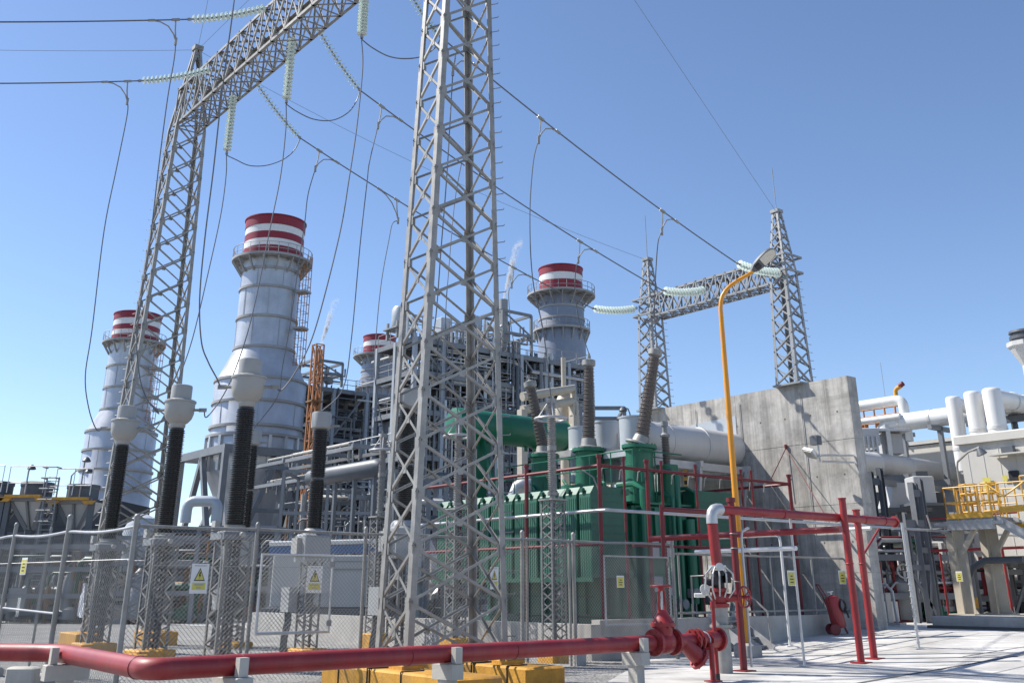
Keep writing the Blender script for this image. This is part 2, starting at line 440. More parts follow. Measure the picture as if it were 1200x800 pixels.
def beam(name, label, p0, p1, z0, z1, w, n, cw, bw, metal):
    """box truss between two columns"""
    o = thing(name, label, 'lattice beam', xy(p0, z0)); ch = MB(); br = MB()
    d = (p1-p0).normalized()
    def nd(k, st, up): return p0+(p1-p0)*(k/n)+T*(st*w/2)+Z*(z1 if up else z0)
    for st in (-1, 1):
        for up in (0, 1):
            MB().ang(nd(0, st, up), nd(n, st, up), cw, .014, T*-st, Z*(-1 if up else 1)).build('chord', metal, o, smooth=0)
    for st in (-1, 1):
        for k in range(n):
            br.ang(nd(k, st, 0), nd(k+1, st, 1), bw, .008, Z, T*-st); br.ang(nd(k, st, 1)-T*(st*.02), nd(k+1, st, 0)-T*(st*.02), bw, .008, Z, T*-st)
            br.ang(nd(k, st, 0), nd(k, st, 1), bw, .008, d, T*-st)
    for up in (0, 1):
        for k in range(n):
            br.ang(nd(k, -1, up), nd(k+1, 1, up), bw, .008, d, Z*(-1 if up else 1)); br.ang(nd(k, 1, up)+Z*.02, nd(k+1, -1, up)+Z*.02, bw, .008, d, Z*(-1 if up else 1))
            br.ang(nd(k, -1, up), nd(k, 1, up), bw, .008, d, Z*(-1 if up else 1))
    br.build('lacing', metal, o, smooth=0)
    return o
BZ0, BZ1, BW = 17.5, 19.1, 1.0
beam('lattice_beam', 'box lattice crossbeam overhead joining the tallest column to the slender one', LB-L*.1, TB+L*.4, BZ0, BZ1, BW, 20, .10, .05, M['galv'])
# ---------------------------------------------------------------- firewall and far gantry
RC = at(702, 545, 29.0)                   # near corner of the red ring main
WP = xy(RC)+T*9.4                         # a point of the firewall face
wr = onv(992, 438, WP, L); wl_ = onv(752, 486, WP, L)
WZ = (wr.z+zat(480, onv(776, 480, WP, L).y))/2
wa, wb = xy(wl_), xy(wr)
Wlen = (wb-wa).length; TK = .5
wall = thing('firewall', 'tall bare concrete fire wall behind the transformer with stains', 'concrete wall', wa)
MB().box((wa+wb)/2+T*(TK/2)+Z*(WZ/2-.01), Wlen-.02, TK-.04, WZ-.02, L, T).build('core', M['conc'], wall, smooth=0)
sea = zat(519, onv(950, 519, WP, L).y)
rows = [.0, sea-4.05, sea-2.0, sea, WZ]
for i in range(4):
    g = .016 if i < 3 else 0
    nn = 1 if i < 3 else 2
    for j in range(nn):
        x0 = Wlen*j/nn; x1 = Wlen*(j+1)/nn-(0.014 if nn > 1 and j == 0 else 0)
        c = wa+L*((x0+x1)/2)+Z*((rows[i]+rows[i+1]-g)/2)
        MB().box(c+T*(TK/2), x1-x0, TK, rows[i+1]-rows[i]-g, L, T).build('cast_panel', M['conc'], wall, smooth=0)
# tie holes and shutter lines cast into the face
m = MB()
for i in range(1, 4):
    z = rows[i]-.0
    for k in range(9):
        c = wa+L*(Wlen*(k+.5)/9)+Z*(z+.9)-T*.002
        m.cyl(c, c+T*.02, .035, n=8)
m.build('tie_holes', M['slab_edge'], wall)
m = MB()
pq = [onv(810, 498, WP, L), onv(862, 487, WP, L), onv(867, 563, WP, L), onv(815, 563, WP, L)]
m.prism([p-T*.012 for p in pq], T*.02)
m.build('opening_panel', M['duct_blue'], wall, smooth=0)
m = MB()
for f in (.06, .3, .52, .8):
    p = wa+L*(Wlen*f)-T*.03
    m.tube([p+Z*1.0, p+Z*(WZ-.3)], .012, 5)
m.build('conductor_strip', M['galv_far'], wall)
def far_tower(px, pybase, pytop, label, pxpeak):
    b = onv(px, pybase, WP+T*(TK/2), L); b = xy(b, WZ)
    ztop = zat(pytop, b.y); o = thing('lattice_tower', label, 'lattice tower', b)
    zb = zat(352 if px < 850 else 303, b.y); zc = zat(371 if px < 850 else 321, b.y)
    nd = lattice(o, xy(b), WZ+.03, zc, .92, .92, .72, .72, 7, .11, .055, M['galv_far'], .012)
    c = xy(b)
    for k, z in enumerate((zc, zb)):
        pl = MB()
        for s in (-1, 1):
            pl.bar(c+T*(s*.5)-L*.5+Z*z, c+T*(s*.5)+L*.5+Z*z, .06, .07); pl.bar(c+L*(s*.5)-T*.5+Z*z, c+L*(s*.5)+T*.5+Z*z, .06, .07)
        pl.build('collar', M['galv_far'], o, smooth=0)
    up = MB(); n = 6
    def n2(k, st, sl):
        f = k/n; w = .72+(.26-.72)*f; return c+T*(st*w/2)+L*(sl*w/2)+Z*(zc+(ztop-zc)*f)
    for st, sl in ((-1,-1),(1,-1),(1,1),(-1,1)): up.ang(n2(0, st, sl), n2(n, st, sl), .08, .012, T*-st, L*-sl)
    for (sa, sb_, nrm) in (((-1,1),(1,1),L), ((-1,-1),(1,-1),-L), ((-1,-1),(-1,1),-T), ((1,-1),(1,1),T)):
        for k in range(n):
            up.ang(n2(k, *sa), n2(k+1, *sb_), .045, .008, Z, -nrm); up.ang(n2(k, *sb_)-nrm*.02, n2(k+1, *sa)-nrm*.02, .045, .008, Z, -nrm)
    up.box(c+Z*(ztop+.03), .34, .34, .12, T, L)
    up.build('peak', M['galv_far'], o, smooth=0)
    MB().box(b+Z*.02, 1.15, 1.0, .06, L, T).build('base_plate', M['galv_far'], o, smooth=0)
    sp = MB(); sp.tube([c+Z*(ztop+.1), c+Z*zat(pytop-52, b.y)], .014, 5); sp.build('lightning_rod', M['galv_far'], o)
    sb = MB()
    for i in range(14):
        p = nd(7*i/14, 1, 1); sb.tube([p, p+T*.18, p+T*.19+Z*.03], .01, 4)
    sb.build('step_bolt', M['galv_far'], o, split=True)
    return o, b, zb, zc, ztop
fr, frb, frzb, frzc, frtop = far_tower(931, 447, 249, 'lattice column on top of the fire wall, behind the amber lamp head', 918)
fl_, flb, flzb, flzc, fltop = far_tower(768, 481, 305, 'lattice column on the fire wall behind the tallest leaning bushing', 757)
FZ0 = (zat(335, frb.y)+zat(374, flb.y))/2; FZ1 = FZ0+.95
beam('lattice_beam', 'distant lattice crossbeam carried by the two columns on the fire wall', xy(flb)+L*.4, xy(frb)-L*.4, FZ0, FZ1, .8, 12, .08, .05, M['galv_far'])
# ---------------------------------------------------------------- insulator strings and conductors
def string(label, p, q, n, r, sag=0.0, metal=M['galv_far']):
    """a string of cap-and-pin discs from p to q"""
    o = thing('insulator_string', label, 'insulator', p, 'glass disc insulator strings')
    p, q = V(p), V(q); ln = (q-p).length
    def pt(f): return p+(q-p)*f-Z*(4*sag*f*(1-f))
    dm = MB(); cm = MB()
    a, b = .06, .95
    for i in range(n):
        f = a+(b-a)*(i+.5)/n; c = pt(f); d = (pt(f+.01)-pt(f-.01)).normalized()
        h = ln*(b-a)/n
        dm.lathe(c, [(r*.30, -h*.34), (r*.8, -h*.22), (r, -h*.02), (r*.96, h*.06), (r*.55, h*.1), (r*.3, h*.18)], 14, d)
        cm.cyl(c+d*(h*.12), c+d*(h*.5), r*.28, r*.2, 8); cm.cyl(c-d*(h*.5), c-d*(h*.2), r*.09, n=6)
    cm.tube([pt(i/8*a) for i in range(9)], .018, 5); cm.tube([pt(b+(1-b)*i/4) for i in range(5)], .03, 6)
    cm.cyl(pt(.97), pt(1.0), .05, n=8); cm.torus(p, .05, .018, (q-p).cross(Z), 10, 5)
    dm.build('glass_discs', M['glass'], o); cm.build('caps_and_pins', metal, o)
    return o
BA = xy(TB)+T*(BW/2)                      # conductor side of the beam
BN = xy(TB)-T*(BW/2)
BC = xy(TB)
ten = []
for (pa, pb, lab, n) in (((298, 93), (352, 162), 'glass disc string slanting down from the crossbeam nearest the slender column', 16),
                         ((369, 27), (422, 106), 'glass disc string slanting down from the middle of the overhead crossbeam', 16),
                         ((479, -12), (517, 44), 'glass disc string slanting down behind the tall near lattice column', 14)):
    p = onv(*pa, BA, L); q = onv(*pb, p, T); string(lab, p, q, n, .135, .12); ten.append((p, q))
lft = []
for (pa, pb, lab, n) in (((250, 80), (162, 95), 'glass disc string held out level by the lower outgoing line, at the slender column', 16),
                         ((316, 8), (220, 23), 'glass disc string held out level by the upper outgoing line', 16)):
    p = onv(*pa, BN, L); q = onv(*pb, p, T); string(lab, p, q, n, .135, .1); lft.append((p, q))
sus = []
for (pa, pyb, lab) in (((274, 108), 181, 'glass disc string hanging plumb beside the slender column'),
                       ((343, 40), 121, 'glass disc string hanging plumb from the middle of the near crossbeam'),
                       ((428, -22), 45, 'glass disc string hanging plumb, cut by the top edge of the photo')):
    p = onv(*pa, BC, L); q = xy(p, zat(pyb, p.y)); string(lab, p, q, 16, .145); sus.append((p, q))
FA = xy(flb)-T*.4
far = []
for (pa, pb, lab) in (((746, 361), (694, 361), 'sagging glass disc string between the slate chimney and the far gantry'),
                      ((828, 339), (776, 340), 'sagging glass disc string in the middle of the far crossbeam'),
                      ((915, 319), (863, 308), 'sagging glass disc string half hidden by the amber lamp head')):
    p = onv(*pa, FA, L); q = onv(*pb, p, T); string(lab, p, q, 14, .16, .10, M['galv_far']); far.append((p, q))
def span(p, q, sag, n=28): return [p+(q-p)*(i/n)-Z*(4*sag*(i/n)*(1-i/n)) for i in range(n+1)]
labs = ('overhead conductor crossing from the crossbeam to the string by the slate chimney',
        'overhead conductor from the middle of the beam to the middle far string',
        'overhead conductor passing behind the tall column to the string by the lamp head')
cond = []
for i in range(3):
    pts = span(ten[i][1], far[i][1], .25 if i < 2 else .2); cond.append(pts)
    solo('power_line', MB().tube(pts, .021, 6), M['wire'], labs[i], 'power line', 'conductors between the two gantries')
lcond = []
for i, (pxl, pyl, lab) in enumerate(((-60, 98, 'lower outgoing overhead conductor beyond the slender column'), (-60, 26, 'upper outgoing overhead conductor above the slender column'))):
    a = lft[i][1]; b = onv(pxl, pyl, a, T); pts = span(a, b, .03); lcond.append(pts)
    solo('power_line', MB().tube(pts, .021, 6), M['wire'], lab, 'power line', 'outgoing conductors')
def near_on(pts, px):                     # the point of a span that projects to a given picture column
    best = None
    for i in range(len(pts)-1):
        for k in range(8):
            p = pts[i]+(pts[i+1]-pts[i])*(k/8)
            d = p-V((0, 0, EYE)); ax = d.y*cT+d.z*sT
            x = CX+F*d.x/ax
            if best is None or abs(x-px) < best[0]: best = (abs(x-px), p, (pts[i+1]-pts[i]).normalized())
    return best[1], best[2]
def clamp_T(name_label, pts, px, dirsign=1):
    """T-connector on a conductor: two short tails meeting in a palm"""
    p, d = near_on(pts, px); d = d*dirsign
    m = MB(); e = p-Z*.75+d*.1
    m.cyl(p-d*.12, p+d*.12, .045, n=8)
    m.tube([p, p-Z*.35+d*.03, e], .022, 6)
    a = p-d*.75
    m.cyl(a-d*.1, a+d*.1, .04, n=8)
    m.tube([a, a+d*.28-Z*.06, a+d*.55-Z*.22, a+d*.75-Z*.5, e], .02, 6)
    m.cyl(e+Z*.12, e-Z*.12, .04, n=8)
    solo('line_clamp', m, M['galv'], name_label, 'clamp', 'tee clamps on the conductors')
    return e
def drop(label, p0, pixels, q0, r=.017, group='slack drop wires', name='drop_wire', mt='wire'):
    """a slack wire through the given picture points between two fixed points"""
    n = len(pixels); ly = [V((x, y, 0)) for x, y in pixels]
    acc = [0]
    for i in range(1, n): acc.append(acc[-1]+(ly[i]-ly[i-1]).length)
    tot = acc[-1]+1e-6
    pts = [V(p0)]
    for i, (x, y) in enumerate(pixels):
        f = (acc[i]/tot)*.96+.02
        pts.append(at(x, y, p0.y+(q0.y-p0.y)*f))
    pts.append(V(q0))
    out = []
    for i in range(len(pts)-1):           # Catmull-Rom smoothing
        a = pts[max(i-1, 0)]; b = pts[i]; c = pts[i+1]; d = pts[min(i+2, len(pts)-1)]
        for k in range(6):
            t = k/6
            out.append(.5*((2*b)+(c-a)*t+(2*a-5*b+4*c-d)*t*t+(3*b-a-3*c+d)*t**3))
    out.append(pts[-1])
    return solo(name, MB().tube(out, r, 6), M[mt], label, 'wire', group)
# ---------------------------------------------------------------- instrument transformers
def ribbed(m, o, z0, z1, rc, rs, pitch, n=18, alt=True):
    prof = [(rc, z0)]
    z = z0+pitch*.3; k = 0
    while z+pitch < z1:
        r = rs if (k % 2 == 0 or not alt) else rc+(rs-rc)*.72
        prof += [(rc, z), (r, z+pitch*.28), (r, z+pitch*.40), (rc, z+pitch*.72)]
        z += pitch; k += 1
    prof += [(rc, z1)]
    m.lathe(o, prof, n)
def stand(parent, o, z0, z1, w, n, lw, bw, metal, name='stand'):
    m = MB()
    for sx in (-1, 1):
        for sy in (-1, 1):
            m.ang(o+L*(sx*w/2)+T*(sy*w/2)+Z*z0, o+L*(sx*w/2)+T*(sy*w/2)+Z*z1, lw, .012, L*-sx, T*-sy)
    for (u, v) in ((L, T), (T, L)):
        for s in (-1, 1):
            for k in range(n):
                za, zb = z0+(z1-z0)*k/n, z0+(z1-z0)*(k+1)/n
                a, b = (-1, 1) if k % 2 else (1, -1)
                m.bar(o+u*(s*(w/2-.012))+v*(a*w/2)+Z*za, o+u*(s*(w/2-.012))+v*(b*w/2)+Z*zb, bw, .008, u)
                if n > 9: m.bar(o+u*(s*(w/2-.022))+v*(b*w/2)+Z*za, o+u*(s*(w/2-.022))+v*(a*w/2)+Z*zb, bw, .008, u)
    return m.build(name, metal, parent, smooth=0)
def block_footing(parent, o, z1, w, d):
    f = MB(); f.bbox(o+Z*(z1/2), w, d, z1, .03, L, T)
    b = f.build('footing', M['yellow'], parent)
    c = MB(); c.bbox(o+Z*(z1*.35)+L*(w*.35)-T*(d*.5), w*.5, d*.5, z1*.7, .03, L, T); c.bbox(o+Z*(z1*.35)-L*(w*.4)+T*(d*.3), w*.55, d*.5, z1*.7, .03, L, T)
    c.build('footing_toe', M['yellow'], parent, split=True)
CT0 = V((-6.22, 23.8, 0)); CTS = 4.22
def make_ct():
    o = V((0, 0, 0)); t = thing('current_transformer', 'x', 'current transformer', o, 'grey headed current transformers behind the fence')
    block_footing(t, o, .25, 1.0, .95)
    stand(t, o, .25, 2.62, .62, 9, .065, .038, M['stand'])
    stand(t, o+L*.0, .25, 2.62, .24, 12, .045, .025, M['steel_dark'], 'inner_mast')
    m = MB(); m.bbox(o+Z*2.71, .78, .78, .17, .02, L, T); m.build('base_box', M['steel_grey'], t)
    m = MB(); m.box(o+Z*2.92-T*.36-L*.2, .2, .12, .2, L, T); m.cyl(o+Z*2.72+L*.42, o+Z*2.72+L*.52, .06, n=10); m.tube([o+Z*2.75-T*.4+L*.25, o+Z*2.3-T*.36+L*.28, o+Z*1.2-T*.36+L*.28], .02, 6); m.build('terminal_box', M['head'], t)
    m = MB(); m.lathe(o, [(.30,2.8),(.30,2.86),(.235,2.88),(.235,2.93)], 24); m.build('flange', M['galv'], t)
    m = MB(); ribbed(m, o, 2.9, 5.56, .178, .218, .05, 22); m.build('porcelain_insulator', M['brown_ins'], t)
    m = MB(); m.lathe(o, [(.17,5.54),(.20,5.58),(.20,5.66),(.26,5.70),(.34,5.80),(.38,5.93),(.39,6.1),(.39,6.2)], 32, caps=False)
    m.lathe(o, [(.39,6.2),(.415,6.21),(.415,6.25),(.385,6.27),(.31,6.29),(.285,6.30)], 32, caps=False)
    m.build('head_tank', M['head'], t, smooth=50)
    m = MB(); m.lathe(o, [(.272,6.28),(.272,6.62),(.262,6.66),(.22,6.675),(.05,6.69)], 32); m.build('expansion_cap', M['head'], t, smooth=50)
    m = MB()
    for s in (-1, 1):
        m.cyl(o+Z*6.02+X_*(s*.38), o+Z*6.02+X_*(s*.56), .035, n=8); m.box(o+Z*6.02+X_*(s*.62), .2, .03, .1)
    m.build('terminal', M['galv'], t)
    return t
ct = make_ct()
ctp = [CT0, CT0-L*CTS, CT0-L*(2*CTS)]
ctl = ['largest grey headed current transformer, overlapping the large banded chimney', 'middle grey headed current transformer between two others, against clear sky', 'grey headed current transformer with white sheet tied to its stand']
CTO = []
for i in range(3):
    o = ct if i == 0 else copy_tree(ct)
    o.location = ctp[i]; o['label'] = ctl[i]; CTO.append(o)
# a white plastic sheet tied on the far stand
p = gr(104, 700, 1.0)
s = ctp[2]-T*.40+Z*1.75-L*.12
m = MB(); n = 7
vs = []
for j in range(8):
    for i in range(n):
        u, v = i/(n-1)-.5, j/7
        w = .40*(.35+.65*min(1, v*2.2))
        vs.append(s+L*(u*w)+Z*(-.85*v+.05*abs(u))-T*(.03*math.sin(u*14+v*3)+.05))
m.add(vs, [(j*n+i, j*n+i+1, (j+1)*n+i+1, (j+1)*n+i) for j in range(7) for i in range(n-1)])
m.add([q+T*.012 for q in vs], [(j*n+i, (j+1)*n+i, (j+1)*n+i+1, j*n+i+1) for j in range(7) for i in range(n-1)])
solo('plastic_sheet', m, M['paper'], 'crumpled white plastic sheet tied to an instrument stand', 'sheet')
VT0 = V((-5.5, 29.5, 0)); VTS = 4.56
def make_vt():
    o = V((0, 0, 0)); t = thing('voltage_transformer', 'x', 'voltage transformer', o, 'flat capped voltage transformers')
    block_footing(t, o, .16, 1.1, .8)
    stand(t, o, .16, 2.3, .46, 9, .06, .033, M['stand'])
    m = MB(); m.bbox(o+Z*2.66, .72, .78, .72, .05, L, T); m.lathe(o, [(.33,3.02),(.3,3.1),(.24,3.16)], 20); m.build('oil_tank', M['grey_box'], t)
    m = MB(); m.box(o+Z*2.68-T*.45-L*.1, .34, .14, .46, L, T); m.build('terminal_box', M['head'], t)
    m = MB()
    for k in range(2): ribbed(m, o, 3.14+k*1.38, 4.48+k*1.38, .185, .222, .05, 22)
    m.build('porcelain_insulator', M['brown_ins'], t)
    m = MB(); m.lathe(o, [(.21,5.86),(.285,5.90),(.285,6.30),(.27,6.34),(.1,6.36)], 28); m.build('cap', M['head'], t, smooth=50)
    m = MB(); m.cyl(o+Z*5.96+X_*.2, o+Z*5.96+X_*.46, .03, n=8); m.box(o+Z*5.96+X_*.42, .22, .05, .05); m.build('terminal', M['galv'], t)
    m = MB(); m.box(o+Z*1.35-T*.42-L*.34, .46, .26, .62, L, T)
    b = m.build('control_box', M['grey_box'], t)
    m = MB()
    for k in range(4):
        q = o-T*.42+L*(-.5+.1*k); m.tube([q+Z*1.04, q+Z*.8+T*.02, q+Z*.45-L*.1, q+Z*.03-L*.14], .028, 6)
    m.build('cable_conduit', M['steel_dark'], t)
    return t
vt = make_vt()
vtp = [VT0, VT0+L*VTS, VT0-L*VTS]
vtl = ['flat capped voltage transformer standing in front of the orange ladder tower', 'flat capped voltage transformer mostly hidden behind the tall lattice column', 'flat capped voltage transformer hidden behind the largest grey headed unit']
VTO = []
for i in range(3):
    o = vt if i == 0 else copy_tree(vt)
    o.location = vtp[i]; o['label'] = vtl[i]; VTO.append(o)
A3 = V((48/F/1.055*26.4, 26.4, 0)); AS = 4.1
def make_arrester():
    o = V((0, 0, 0)); t = thing('surge_arrester', 'x', 'surge arrester', o, 'surge arresters on lattice stands')
    m = MB(); m.bbox(o+Z*.2, .62, .62, .4, .03, L, T); m.build('footing', M['yellow'], t)
    stand(t, o, .4, 3.66, .44, 14, .055, .03, M['stand'])
    m = MB(); m.box(o+Z*3.68, .52, .52, .04, L, T); m.cyl(o+Z*3.7, o+Z*3.82, .07, n=10); m.build('top_plate', M['galv'], t)
    m = MB()
    ribbed(m, o, 3.84, 4.9, .085, .118, .045, 16, False); ribbed(m, o, 4.98, 6.1, .085, .118, .045, 16, False)
    m.build('silicone_column', M['arr'], t)
    m = MB(); m.cyl(o+Z*3.79, o+Z*3.86, .13, n=14); m.cyl(o+Z*4.88, o+Z*5.0, .12, n=14); m.cyl(o+Z*6.08, o+Z*6.2, .12, n=14); m.build('end_fitting', M['galv'], t, split=True)
    m = MB(); m.torus(o+Z*5.68, .42, .035, n=30)
    for k in range(3):
        a = 2*PI*k/3+.6; m.tube([o+Z*6.15, o+Z*6.1+V((.1*math.cos(a), .1*math.sin(a), 0)), o+Z*5.68+V((.42*math.cos(a), .42*math.sin(a), 0))], .016, 6)
    m.build('grading_ring', M['galv_light'], t)
    m = MB(); m.tube([o+Z*3.84+T*.2, o+Z*3.4+T*.24, o+Z*.5+T*.24], .015, 5); m.box(o+Z*1.5+T*.28-L*.1, .12, .1, .16, L, T); m.build('earth_lead', M['galv_far'], t)
    return t
ar = make_arrester()
arp = [A3, A3-L*AS, A3-L*(2*AS)]
arl = ['grey surge arrester on lattice stand in front of the green radiators', 'grey surge arrester seen through the tall lattice column, before the green tank', 'slim grey surge arrester between the pale cabin and the tall lattice column']
ARO = []
for i in range(3):
    o = ar if i == 0 else copy_tree(ar)
    o.location = arp[i]; o['label'] = arl[i]; ARO.append(o)
# ---------------------------------------------------------------- the green transformer
R0 = xy(at(693, 567, 30.4))
ZR1 = zat(568, 30.4); ZR0 = zat(676, 30.4)
tr = thing('power_transformer', 'large green oil transformer with ribbed radiators and three tall bushings', 'transformer', R0+T*2.6-L*3.6)
NR = 13; RP = 7.85/NR
for k in range(NR):
    if k == 5: pass
    c = R0-L*(RP*(k+.5))
    w = RP-.13
    m = MB()
    pr = [(0, ZR0), (0, ZR1-.22), (.16, ZR1), (1.35, ZR1), (1.35, ZR0)]
    m.prism([c-L*(w/2)+T*t_+Z*z_ for t_, z_ in pr], L*w)
    # fine vertical fins standing on the lit face
    nf = 5
    for i in range(nf):
        q = c+L*((i+.5)/nf*w-w/2)
        m.box(q-T*.006+Z*((ZR0+ZR1-.3)/2), .03, .012, ZR1-ZR0-.34, L, T)
    # header pipe ears
    m.cyl(c-L*.1+T*.05+Z*(ZR1-.1), c-L*.1-T*.06+Z*(ZR1-.12), .07, n=10)
    if k == 0:
        for i in range(11):
            m.box(c+L*(w/2+.006)+T*.7+Z*(ZR0+.1+(ZR1-ZR0-.3)*i/10), .012, 1.2, .02, L, T)
    m.build('radiator', M['green_sunlit'] , tr, smooth=0)
m = MB(); 
for z in (ZR0+.08, ZR1-.12): m.cyl(R0+T*1.42+L*.05+Z*z, R0+T*1.42-L*7.9+Z*z, .1, n=10)
m.build('radiator_header', M['green'], tr)
m = MB(); m.bar(R0-T*.05+Z*(ZR0-.06)+L*.02, R0-T*.05+Z*(ZR0-.06)-L*7.9, .06, .12); m.bar(R0-T*.06+Z*(ZR0-.5), R0-T*.06+Z*(ZR0-.5)-L*7.9, .05, .05)
m.build('radiator_frame', M['green_dark'], tr, smooth=0)
TK0, TK1 = 1.75, 4.15                       # tank extent across
ZT = ZR1-.42
m = MB(); m.bbox(R0+T*((TK0+TK1)/2)-L*3.7+Z*(.85+(ZT-.85)/2), 7.2, TK1-TK0, ZT-.85, .06, L, T)
for k in range(8): m.box(R0+T*(TK0-.05)-L*(.35+k*.95)+Z*(ZT/2+.4), .12, .1, ZT-1.0, L, T)
for k in range(4): m.box(R0+L*-.05+T*(TK0+.3+k*.6)+Z*(ZT/2+.4), .1, .12, ZT-1.0, L, T)
tank = m.build('tank', M['green'], tr, smooth=0)
m = MB(); m.box(R0+T*((TK0+TK1)/2)-L*3.7+Z*(ZT+.03), 7.4, TK1-TK0+.2, .06, L, T)
m.build('tank_cover', M['green'], tank, smooth=0)
m = MB(); m.bbox(R0+T*3.0-L*3.7+Z*.70, 8.0, 2.9, .28, .03, L, T); m.build('skid', M['green_dark'], tr, smooth=0)
# end face fittings
m = MB(); m.box(R0+L*.1+T*2.6+Z*2.1, .32, 1.0, 1.5, L, T); m.build('control_cabinet', M['green'], tr, smooth=0)
m = MB()
for (t_, z_, w_, h_) in ((2.25, 2.75, .32, .5), (2.9, 2.75, .32, .5), (2.3, 1.75, .4, .42), (2.85, 1.55, .22, .2)): m.box(R0+L*.267+T*t_+Z*z_, .012, w_, h_, L, T)
m.build('rating_plate', M['cabin'], tr, smooth=0)
m = MB()
for k, (t_, z0, z1) in enumerate(((1.95, 1.2, 4.4), (3.25, 1.2, 4.2), (3.5, 1.0, 4.9), (4.3, 1.0, 4.4))):
    m.tube([R0+L*.14+T*t_+Z*z0, R0+L*.14+T*t_+Z*z1, R0-L*.2+T*t_+Z*(z1+.18), R0-L*.9+T*t_+Z*(z1+.18)], .06 if k % 2 else .09, 8)
m.cyl(R0+L*.2+T*3.9+Z*1.2, R0+L*.2+T*3.9+Z*3.6, .16, n=12)
m.build('oil_pipe', M['green'], tr)
m = MB()
for t_, z_ in ((3.2, 1.2), (2.1, 1.1), (3.7, 1.5), (4.4, 1.3)): m.cyl(R0+L*.35+T*t_+Z*z_, R0+L*.5+T*t_+Z*z_, .14, n=10); m.box(R0+L*.3+T*t_+Z*z_, .2, .2, .25, L, T)
m.build('oil_valve', M['galv_far'], tr, split=True)
# rear radiators
m = MB()
for k in range(5):
    m.box(R0+T*5.35-L*(.28+k*.62)+Z*((ZR0+ZR1)/2+.45), .52, 1.75, ZR1-ZR0-.7, L, T)
for i in range(10):
    m.box(R0+L*-.012+T*5.35+Z*(ZR0+1.0+(ZR1-ZR0-1.1)*i/10), .016, 1.7, .03, L, T)
m.build('rear_radiator', M['green_sunlit'], tr, smooth=0)
m = MB(); m.bar(R0+T*4.5-L*.1+Z*(ZR1+.1), R0+T*4.5-L*.1+Z*.9, .16, .16, L); m.bar(R0+T*4.45-L*3+Z*(ZR1+.1), R0+T*4.45-L*3+Z*.9, .16, .16, L); m.build('radiator_post', M['green'], tr, smooth=0)
# turrets and bushings
tl = []
BT = 2.8
rr = []
for (px, pyt, (bx, by), (tx, ty)) in ((690, 526, (690, 516), (690, 424)), (749, 522, (752, 513), (768, 412)), (637, 533, (637, 525), (621, 449))):
    q = onv(px, 575, R0+T*BT, L); o = xy(q)
    zt = zat(pyt, o.y)
    base = o+Z*ZT; tp = at(px, pyt, o.y)
    m = MB(); ax = (tp-base).normalized(); ln = (tp-base).length
    m.lathe(base, [(.62,0),(.62,.06),(.5,.1),(.42,ln-.35),(.46,ln-.12),(.56,ln-.10),(.56,ln)], 24, ax)
    fz = base+ax*(ln-.05)
    for i in range(16):
        an = 2*PI*i/16; e_ = fz+V((math.cos(an), math.sin(an), 0))*.51; m.cyl(e_-ax*.07, e_+ax*.08, .028, n=6)
    m.tube([base+V((.5,-.2,.1)), base+ax*(ln*.5)+V((.5,-.15,0)), base+ax*(ln-.2)+V((.46,-.12,0))], .025, 6)
    m.box(base+ax*(ln*.45)+V((.1,-.5,0)), .22, .16, .3)
    m.build('turret', M['green'], tr)
    b0 = at(bx, by, o.y); b1 = at(tx, ty, o.y-.0)
    d = (b1-b0).normalized(); ln = (b1-b0).length
    fit = MB(); fit.lathe(tp, [(.46,0),(.46,.05),(.28,.1),(.24,(b0-tp).length+.06)], 20, (b0-tp).normalized()); fit.lathe(b1, [(.19,-.16),(.23,-.12),(.23,.05),(.12,.09),(.045,.12),(.045,.3)], 16, d)
    bm = MB(); prof = [(.22,0)]; pitch = .062; z = .04; k = 0
    while z < ln-.2:
        s_ = 1-.22*z/ln; r_ = (.235 if k % 2 == 0 else .215)*s_; c_ = .19*s_
        prof += [(c_, z), (r_, z+.02), (r_, z+.028), (c_, z+.05)]; z += pitch; k += 1
    prof += [(.16, ln-.1)]
    bm.lathe(b0, prof, 20, d)
    bb = bm.build('bushing', M['bush'], tr); fit.build('bushing_fitting', M['galv'], bb, split=True)
    tl.append((b0, b1+d*.3))
# neutral bushing
o = xy(onv(782, 560, R0+T*4.0, L)); zz0 = zat(545, o.y); zz1 = zat(512, o.y)
m = MB(); m.lathe(o, [(.34,ZT),(.3,zat(556, o.y)),(.36,zat(551, o.y)),(.36,zz0)], 18); m.build('turret', M['green'], tr)
m = MB(); ribbed(m, o, zz0, zz1, .10, .14, .05, 16); bb = m.build('bushing', M['bush'], tr)
m = MB(); m.lathe(o, [(.15,zz1),(.17,zz1+.06),(.08,zz1+.14),(.08,zz1+.35),(.12,zz1+.36),(.12,zz1+.5)], 14); m.build('bushing_fitting', M['galv_far'], bb)
